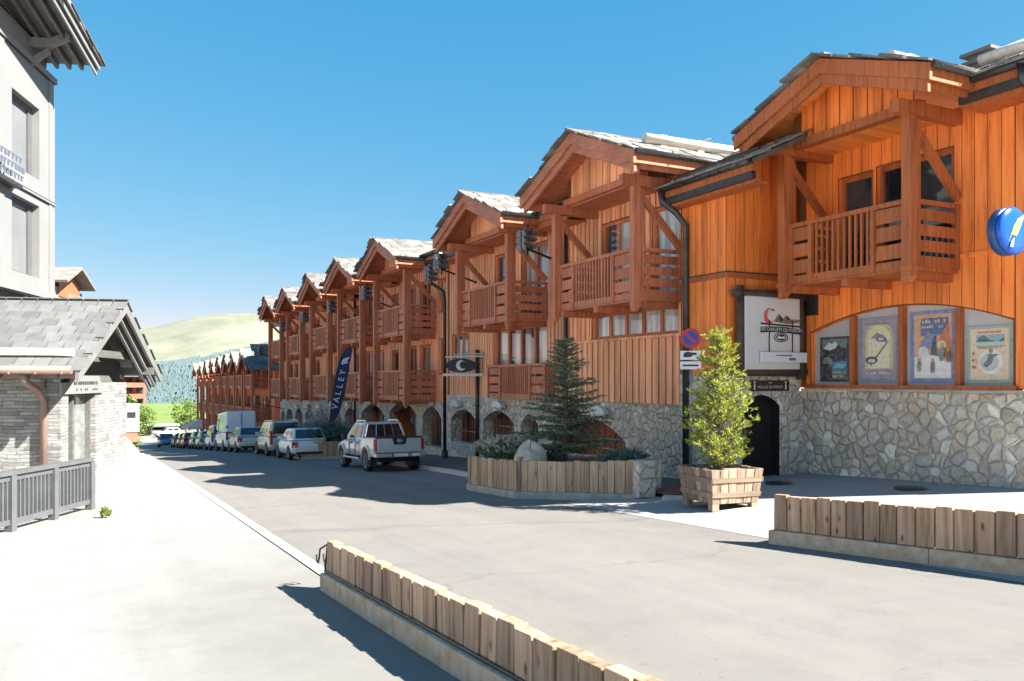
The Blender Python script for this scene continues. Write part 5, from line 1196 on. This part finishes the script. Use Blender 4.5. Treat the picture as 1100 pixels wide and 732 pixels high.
m=MB(); m.box(-20,PH-.5,14,27.1,9.3,10.4); m.box(PH-.5,PH-.02,14,27.15,9.42,9.95); m.box(PH-.5,PH+.02,14,27.2,9.95,10.0); m.build('upper_band','cladding',ho)
m=MB(); m.box(-20,PH-.35,14,28.1,-2.6,2.5); m.build('lower_wall','stone_stack',ho)
m=MB(); m.box(-10.6,-10.22,28.3,29.5,-2.5,8.9); m.build('rear_pilaster','cladding',ho)
sl=.2; zq=lambda q:9.86+(28.05-q)*sl
d=MB(); d.prism([(-8.55,28.05,zq(28.05)),(-8.55,12,zq(12)),(-8.55,12,zq(12)+.08),(-8.55,28.05,zq(28.05)+.08)],(-10,0,0)); ro=d.build('roof','grey_wood_dark',ho)
d=MB()
for k in range(14): p=-8.9-.36*k; d.bar((p,28.0,zq(28)-.10),(p,12,zq(12)-.10),.09,.2)
d.build('rafters','grey_wood_dark',ro)
d=MB()
for dp,dz,h in ((.0,-.28,.30),(.09,-.12,.26),(.18,.06,.16)): d.prism([(-8.55+dp,28.1,zq(28.1)+dz),(-8.55+dp,12,zq(12)+dz),(-8.55+dp,12,zq(12)+dz+h),(-8.55+dp,28.1,zq(28.1)+dz+h)],(.05,0,0))
d.build('barge_board','barge',ro) if False else d.build('barge_board','cladding',ro)
d=MB(); rs=R(9)
slabs(d,(-8.35,12,zq(12)+.1),((-1,0,0),9),(Vector((0,1,-sl)).normalized(),16.5),0,0,(.6,.55),rs); d.build('roof_slabs','lauze_dark',ro)
d=MB(); d.box(-10.6,-9.3,26.35,26.55,9.72,10.0); d.prism([(-9.3,26.35,9.74),(-8.75,26.35,10.0),(-8.72,26.35,10.12),(-8.82,26.35,10.2),(-9.3,26.35,10.0)],(0,.2,0)); d.prism([(-9.78,26.35,9.4),(-9.3,26.35,9.74),(-9.3,26.35,9.6),(-9.78,26.35,9.2)],(0,.2,0)); d.build('bracket','grey_wood',ho)
d=MB(); d.box(PH+.02,PH+.12,23.6,25.0,5.35,6.3)
t=thing('wall_sign','cluster of small blue grey letters on the white building at the left edge','sign',tuple(W(PH,24.3,5.4)),rotz=ROT,local=True)
lo=Vector((PH,24.3,5.4))
r=R(6)
for row_ in range(3):
    x=-.9
    while x<.72-.05*row_:
        wv=r.uniform(.08,.17); z=.55-.24*row_; m=MB()
        m.box(.30,.33,x,x+wv*.35,z,z+.15); m.box(.30,.33,x+wv*.35,x+wv,z+(.10 if r.random()<.5 else 0),z+(.15 if r.random()<.5 else .05)) if False else m.box(.30,.33,x+wv*.35+.001,x+wv,z+.105 if r.random()<.5 else z,z+.149 if r.random()<.5 else z+.15); x+=wv+.10
        m.build('letter','sign_letter',t)
m=MB(); m.box(.02,.32,-.95,.70,-.12,-.02); m.build('sign_bracket','gutter',t)
# pavilion
pv=thing('stone_pavilion','small stone pavilion with grey slate gable roof beside the railing','building',(0,0,0),rotz=ROT,local=True)
qr,zr_,hf,sl=24.38,2.12,3.82,.50
PF=-6.62
d=MB(); dk=MB(); rs=R(12)
for s in (-1,1):
    L=hf*math.sqrt(1+sl*sl); dn=Vector((0,s,-sl)).normalized(); n=Vector((0,s*sl,1)).normalized()
    A=Vector((PF-.02,qr,zr_)); dk.prism([A,A+dn*L,A+dn*L-n*.07,A-n*.07],(-3.6,0,0))
    rows=9
    for k in range(rows):
        z0=L-(k+.0)*L/rows; x=PF+.06-(k%2)*.19
        while x>-10.2:
            c=A+Vector((x-A.x-.19,0,0))+dn*(z0-L/rows*.62)+n*(.035); d.obox(c,(.355,L/rows*1.28,.026),Matrix.Rotation(.06*-s,3,'X')@Matrix((Vector((1,0,0)),dn*1.0,n)).transposed()); x-=.385
ro=d.build('roof','slate',pv); dk.build('soffit','grey_wood_dark',ro)
d=MB()
for s in (-1,1):
    for dx,dz,h in ((0,-.0,.26),(-.16,-.20,.22),(-.30,-.36,.2)):
        p=Vector((PF+dx,qr,zr_+dz)); e=Vector((0,s*hf,-sl*hf)); 
        if s<0 and dx<0: continue
        d.prism([p,p+e,p+e-Vector((0,0,h)),p-Vector((0,0,h))],(-.07,0,0))
d.build('barge_board','grey_wood',pv)
d=MB()
for k in range(5):
    for s in (-1,1): p=Vector((PF-.55-.6*k,qr,zr_-.12)); d.bar(p,p+Vector((0,s*hf*.98,-sl*hf*.98)),.12,.18)
d.box(PF-.7,PF-.5,qr-2.2,qr+2.2,.62,.82); d.box(PF-2.8,PF-.0,qr+2.75,qr+2.95,.18,.40); d.bar((PF-.6,qr-3.2,.1),(PF-.6,qr-.3,1.55),.14,.16); d.build('rafters','grey_wood_dark',pv)
d=MB(); d.poly([(PF-1.0,qr-3,-.2),(PF-1.0,qr+3,-.2),(PF-1.0,qr+3,.5),(PF-1.0,qr,1.95),(PF-1.0,qr-3,.5)]); d.build('gable_boarding','grey_wood_dark',pv)
PW=-7.3
m=MB(); LPv=lambda a,z,dd:(PW-dd,a,z)
gl=dict(a0=21.95,a1=24.0,z0=-2.6,z1=-.32,reveal=.35)
wall(m,LPv,21.45,26.85,-3.2,-.05,[gl]); wall(m,lambda a,z,dd:(a,21.45+dd,z),-13,PW,-3.2,.30); wall(m,lambda a,z,dd:(a,26.85-dd,z),-13,PW,-4.2,-.05); m.build('stone_wall','stone_stack',pv)
m=MB(); m.box(PW-.02,PW+.05,21.4,24.35,-.33,-.05); m.prism([(PW+.06,21.6,-.33),(PW+.06,24.5,-.33),(PW+.06,24.1,.12),(PW+.06,22.0,.12)],(-.05,0,0)); o=m.build('name_board','cladding',pv)
r=R(2); q=22.15
while q<23.9:
    m=MB(); m.box(PW+.065,PW+.075,q,q+r.uniform(.05,.10),-.1,-.02); m.build('letter','ink',o)
    if r.random()<.5: m=MB(); m.box(PW+.065,PW+.075,q+.02,q+.07,-.25,-.20); m.build('letter','ink',o)
    q+=.155
m=MB(); m.poly([(PW-.25,21.95,-2.6),(PW-.25,24.0,-2.6),(PW-.25,24.0,-.32),(PW-.25,21.95,-.32)]); m.build('shop_glass','green_glass',pv)
m=MB(); 
for q in (21.98,22.65,23.97): m.box(PW-.3,PW-.12,q-.05,q+.05,-2.6,-.32)
m.build('glass_frame','grey_wood_dark',pv)
m=MB(); m.box(-13,PW+.5,21.0,21.2,.05,.30); m.build('eave_beam','copper',pv)
m=MB(); m.tube([(-13,20.42,.24),(PF-.1,20.42,.24)],.10,10)
for k in range(7): m.bar((-6.9-.55*k,20.3,.14),(-6.9-.55*k,20.5,.36),.03,.03)
m.build('gutter','copper',pv)
m=MB(); m.tube([(-7.75,20.5,.15),(-7.75,20.5,-.02),(-7.7,21.2,-.25),(-7.65,21.36,-.5),(-7.65,21.36,-2.5)],.085,10); m.build('downpipe','copper',pv)
m=MB(); m.tube([(-13,21.15,.66),(PF-.3,21.15,.66)],.10,10); m.build('snow_guard','log',ro)
# railing
e0=Vector(( -.13,18.1,TERR)); e1=Vector((-3.4,10.6,TERR)); e1=Vector((-1.42,15.8,TERR))+ (Vector((-1.42,15.8,0))-Vector((-.13,18.1,0)))*1.6
t=thing('metal_railing','grey painted railing with upright bars in front of the stone pavilion','railing',tuple(e0))
d=(e1-e0); L=d.length; d/=L; n=Vector((d.y,-d.x,0)); z=Vector((0,0,1))
m=MB(); m.bar(e0+z*.98,e1+z*.98,.14,.07); m.bar(e0+z*.9,e1+z*.9,.05,.10); m.build('top_rail','grey_paint',t)
m=MB(); m.bar(e0+z*.17,e1+z*.17,.06,.09); m.build('bottom_rail','grey_paint',t)
k=0.0
while k<L:
    m=MB(); m.bar(e0+d*k+z*.0,e0+d*k+z*.95,.13,.13,up=d); m.build('post','grey_paint',t); k+=1.18
m=MB(); k=.13
while k<L: 
    if (k%1.18)>.1: m.bar(e0+d*k+z*.2,e0+d*k+z*.9,.055,.03,up=d)
    k+=.112
o=m.build('bars','grey_paint',t)
m=MB(); nn_=Vector((-d.y,d.x,0)); nn_=nn_ if nn_.x>0 else -nn_
m.prism([e0-d*.3-nn_*.2,e1-nn_*.2,e1+nn_*.32,e0-d*.3+nn_*.32],(0,0,-.5)); 
for v in range(len(m.v)): m.v[v]=(m.v[v][0],m.v[v][1],m.v[v][2]+.012)
o=m.build('railing_plinth','concrete' if False else 'pavement',None,base=tuple(e0)); tag(o,'pale concrete plinth under the grey railing','plinth')
shrub('small yellow green weed growing at the foot of the railing plinth','weed',(.12,16.9,zl(.12,16.9)),.09,.09,.2,9,'leaf_bright',12,.1,.03,cat='weed')
# ticket machine by the pavilion
t=thing('ticket_machine','white roadside machine with dark screen and orange red lower panel beyond the pavilion','ticket machine',(1.5,45.9,zl(1.5,45.9)))
x,y,z0=1.5,45.9,zl(1.5,45.9)
m=MB(); m.box(x-.35,x+.35,y-.25,y+.25,z0+.5,z0+1.75); m.prism([(x-.38,y-.3,z0+1.75),(x+.38,y-.3,z0+1.75),(x+.38,y+.3,z0+1.85),(x-.38,y+.3,z0+1.85)],(0,0,.06)); m.build('cabinet','off_white',t,bevel=.02)
m=MB(); m.box(x-.2,x+.2,y-.262,y-.251,z0+1.2,z0+1.5); m.build('screen','pane_dark',t)
m=MB(); m.box(x-.28,x+.28,y-.2,y+.2,z0,z0+.5); m.build('base_panel','chalet_red',t)
# ------------------------------------------------------------------ far things
t=thing('distant_chalet','sunlit orange gabled chalet top showing above the pavilion roof','building',tuple(W(-37.3,100,2.9)),rotz=ROT,local=True)
m=MB(); m.box(-5,2.6,0,9,-2,7.6); m.poly([(2.62,1.0,7.6),(2.62,8.0,7.6),(2.62,4.5,9.4)]); m.build('wall','cream',t)
m=MB()
for s in (-1,1): A=Vector((4.1,4.5,10.0)); dn=Vector((0,s,-.42)).normalized(); n=Vector((0,s*.42,1)).normalized(); m.prism([A,A+dn*5.2,A+dn*5.2+n*.3,A+n*.3],(-9,0,0))
m.build('roof','snow_roof',t)
m=MB(); m.box(2.64,2.7,1.2,7.8,6.6,8.4); m.poly([(2.66,1.4,8.4),(2.66,7.6,8.4),(2.66,4.5,9.55)]); m.build('timber_gable','dark_wood',t)
m=MB(); railing_front(m,3.6,1.4,7.6,5.9,6.9); m.box(2.6,3.6,1.4,7.6,5.8,5.9); m.build('balcony','cream',t)
t=thing('apartment_building','far apartment block with orange red balconies beyond the lawn','building',(10,290,-14))
bx,by=GZx=(2.0,300.)
m=MB(); m.box(-26,14,296,312,-16,1.2); m.build('wall','chalet_red',t)
m=MB()
for k in range(4): z=-13.0+3.6*k; m.box(-26,13.5,293.6,296,z,z+1.5)
m.build('balcony','chalet_red',t)
for k in range(4):
    z=-11.3+3.6*k
    for j in range(12): x=-24+3.2*j; m=MB(); m.box(x,x+2.0,295.7,295.95,z,z+1.8); m.build('window','pane_dark',t)
m=MB(); m.prism([(-28,292,1.2),(15.5,292,1.2),(15.5,303,4.6),(-28,303,4.6)],(0,0,.6)); m.prism([(-28,303,4.6),(15.5,303,4.6),(15.5,314,1.2),(-28,314,1.2)],(0,0,.6)); m.build('roof','lauze',t)
m=MB(); m.box(10,17,294,296.5,-16,-9); m.build('annex','cream',t)
def broadleaf(label,base,H,rad,seed,mat='leaf_bright',n=60,cards=26,cs=.28,trunk=.35):
    r=R(seed); t=thing('leafy_tree',label,'tree',base); b=Vector(base); m=MB(); cr=MB(); m.tube([b,b+Vector((0,0,H*.6))],[.14*H/5,.05],7)
    for i in range(n):
        a=r.uniform(0,6.28); u=r.random()**.6; zz=r.uniform(trunk,1); rr=rad*u*math.sqrt(max(.05,1-((zz-.55)/.5)**2)); c=b+Vector((rr*math.cos(a),rr*math.sin(a),H*zz*r.uniform(.9,1)))
        if i%5==0: m.bar(b+Vector((0,0,H*.35)),c,.04,.04)
        for k in range(cards): blade(cr,c+Vector((r.gauss(0,.35),r.gauss(0,.35),r.gauss(0,.28)))*rad*.3,Vector((r.gauss(0,1),r.gauss(0,1),r.gauss(0,.7))),cs*r.uniform(.6,1.3),cs*.6,r)
    m.build('trunk','bark',t); cr.build('crown',mat,t); return t
broadleaf('bright green tree at the far end of the timber row beside the lawn',(11.4,128,zr(128)),6.6,2.6,1)
broadleaf('bright green bush just right of the pavilion wall',(2.4,86,zr(86)),5.2,1.7,2,trunk=.1,n=70)
broadleaf('low green tree in front of the orange red apartment block',(6.8,150,-8.6),4.2,2.0,3,trunk=.1)
g=MB(); g.grid(rng(-30,60,10),rng(168,240,8),lambda x,y:-8.62+smooth(168,240,y)*2.6); struct('lawn',g,'grass')
g=MB(); g.grid([-4,2,8,14],[169,173,177],lambda x,y:-8.5+smooth(168,240,y)*2.6); struct('path',g,'white_line')
# parasol at the end of the row
t=thing('parasol','large pale parasol standing at the far end of the parked cars','parasol',(11.8,112,zr(112)))
z0=zr(112); m=MB(); m.tube([(11.8,112,z0),(11.8,112,z0+3.3)],.05,8); m.build('pole','iron',t)
m=MB(); n0=len(m.v); m.v.append((11.8,112,z0+3.6)); k8=8
for k in range(k8): a=2*PI*k/k8; m.v.append((11.8+2.5*math.cos(a),112+2.5*math.sin(a),z0+2.5))
for k in range(k8): m.face((0,1+k,1+(k+1)%k8))
for k in range(k8):
    a,b=Vector(m.v[1+k]),Vector(m.v[1+(k+1)%k8]); m.poly([a,b,b-Vector((0,0,.25)),a-Vector((0,0,.25))])
m.build('canopy','canvas',t)
# ------------------------------------------------------------------ mountains
import mathutils
nz=mathutils.noise
def hill(x,y):
    az=math.degrees(math.atan2(x,y)); px=550+900*math.tan(math.radians(az)-math.atan(445/900.))
    prof=[(-400,20),(0,34),(120,45),(165,50),(200,58),(222,64),(245,67),(300,66),(380,74),(520,60),(800,40),(1400,30)]
    for (a,ha),(b,hb) in zip(prof[:-1],prof[1:]):
        if a<=px<b: h=ha+(hb-ha)*(px-a)/(b-a); break
    else: h=25
    d=math.hypot(x,y); top=h*3300/900*(.62+.38*smooth(2400,3300,d)) 
    top=h*3300/900
    return -120+(top+120)*smooth(1900,3300,d)**.8*(1 if d<3400 else 1)+nz.fractal((x*.002,y*.002,3),.9,2.1,5)*14
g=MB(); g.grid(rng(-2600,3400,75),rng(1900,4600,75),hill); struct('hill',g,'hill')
def ridge(x,y):
    az=math.degrees(math.atan2(x,y)); px=550+900*math.tan(math.radians(az)-math.atan(445/900.))
    h=18+ (px-160)*.10 if px<215 else 20.5+(px-215)*.22
    h=max(8,min(48,h)); d=math.hypot(x,y); return -110+(h*1500/900*1.0+110)*smooth(650,1500,d)+nz.fractal((x*.006,y*.006,1),.9,2.1,4)*9
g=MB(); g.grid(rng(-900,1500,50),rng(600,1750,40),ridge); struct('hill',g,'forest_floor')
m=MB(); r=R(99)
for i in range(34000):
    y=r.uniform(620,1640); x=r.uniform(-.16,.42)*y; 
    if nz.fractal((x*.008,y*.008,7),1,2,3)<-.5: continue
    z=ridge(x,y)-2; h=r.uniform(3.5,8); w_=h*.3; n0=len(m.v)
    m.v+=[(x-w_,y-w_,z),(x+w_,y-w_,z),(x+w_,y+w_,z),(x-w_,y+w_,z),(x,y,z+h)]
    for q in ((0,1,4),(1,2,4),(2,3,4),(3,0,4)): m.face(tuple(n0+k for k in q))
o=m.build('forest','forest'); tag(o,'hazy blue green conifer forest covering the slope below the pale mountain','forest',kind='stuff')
# ------------------------------------------------------------------ light, sky, camera
EL=math.radians(40); AZ=(.70,-.714)
sd=Vector((AZ[0]*math.cos(EL),AZ[1]*math.cos(EL),math.sin(EL)))
l=bpy.data.lights.new('sun','SUN'); l.energy=5.0; l.angle=math.radians(.5); l.color=(1,.955,.88)
so=bpy.data.objects.new('sun',l); C.objects.link(so); so.rotation_euler=sd.to_track_quat('Z','Y').to_euler(); so.location=(0,0,60)
wd=bpy.data.worlds.new('World'); sc.world=wd; wd.use_nodes=True; nt=wd.node_tree
sky=nt.nodes.new('ShaderNodeTexSky'); sky.sky_type='NISHITA'; sky.sun_disc=False; sky.sun_elevation=EL; sky.sun_rotation=math.atan2(AZ[0],AZ[1])
sky.altitude=1800; sky.air_density=1.0; sky.dust_density=.15; sky.ozone_density=1.0
sp=nt.nodes.new('ShaderNodeSeparateColor'); cb_=nt.nodes.new('ShaderNodeCombineColor'); nt.links.new(sky.outputs[0],sp.inputs[0])
for k,(p_,a_) in enumerate(((1.31,.735),(.53,.726),(.25,.884))):   # grade of the clear mountain sky, per channel
    m1=nt.nodes.new('ShaderNodeMath'); m1.operation='MULTIPLY'; m1.inputs[1].default_value=.19; nt.links.new(sp.outputs[k],m1.inputs[0])
    m2=nt.nodes.new('ShaderNodeMath'); m2.operation='POWER'; m2.inputs[1].default_value=p_; nt.links.new(m1.outputs[0],m2.inputs[0])
    m3=nt.nodes.new('ShaderNodeMath'); m3.operation='MULTIPLY'; m3.inputs[1].default_value=a_/(.05*4.1); nt.links.new(m2.outputs[0],m3.inputs[0]); nt.links.new(m3.outputs[0],cb_.inputs[k])
nt.links.new(cb_.outputs[0],nt.nodes['Background'].inputs['Color']); nt.nodes['Background'].inputs['Strength'].default_value=.05
sc.cycles.film_exposure=4.1
cam=bpy.data.cameras.new('camera'); co=bpy.data.objects.new('camera',cam); C.objects.link(co)
cam.sensor_width=36; cam.lens=900/1100*36; cam.shift_y=43/1100.; cam.clip_end=20000; cam.clip_start=.1
co.location=(0,0,0); co.rotation_euler=(PI/2,0,-math.atan(445/900.)); sc.camera=co
sc.view_settings.view_transform='Standard'; sc.view_settings.look='None'; sc.view_settings.exposure=0; sc.view_settings.gamma=1
sc.cycles.use_denoising=True; sc.cycles.max_bounces=8; sc.cycles.diffuse_bounces=4
for o in bpy.data.objects:
    if '_base' in o: del o['_base']
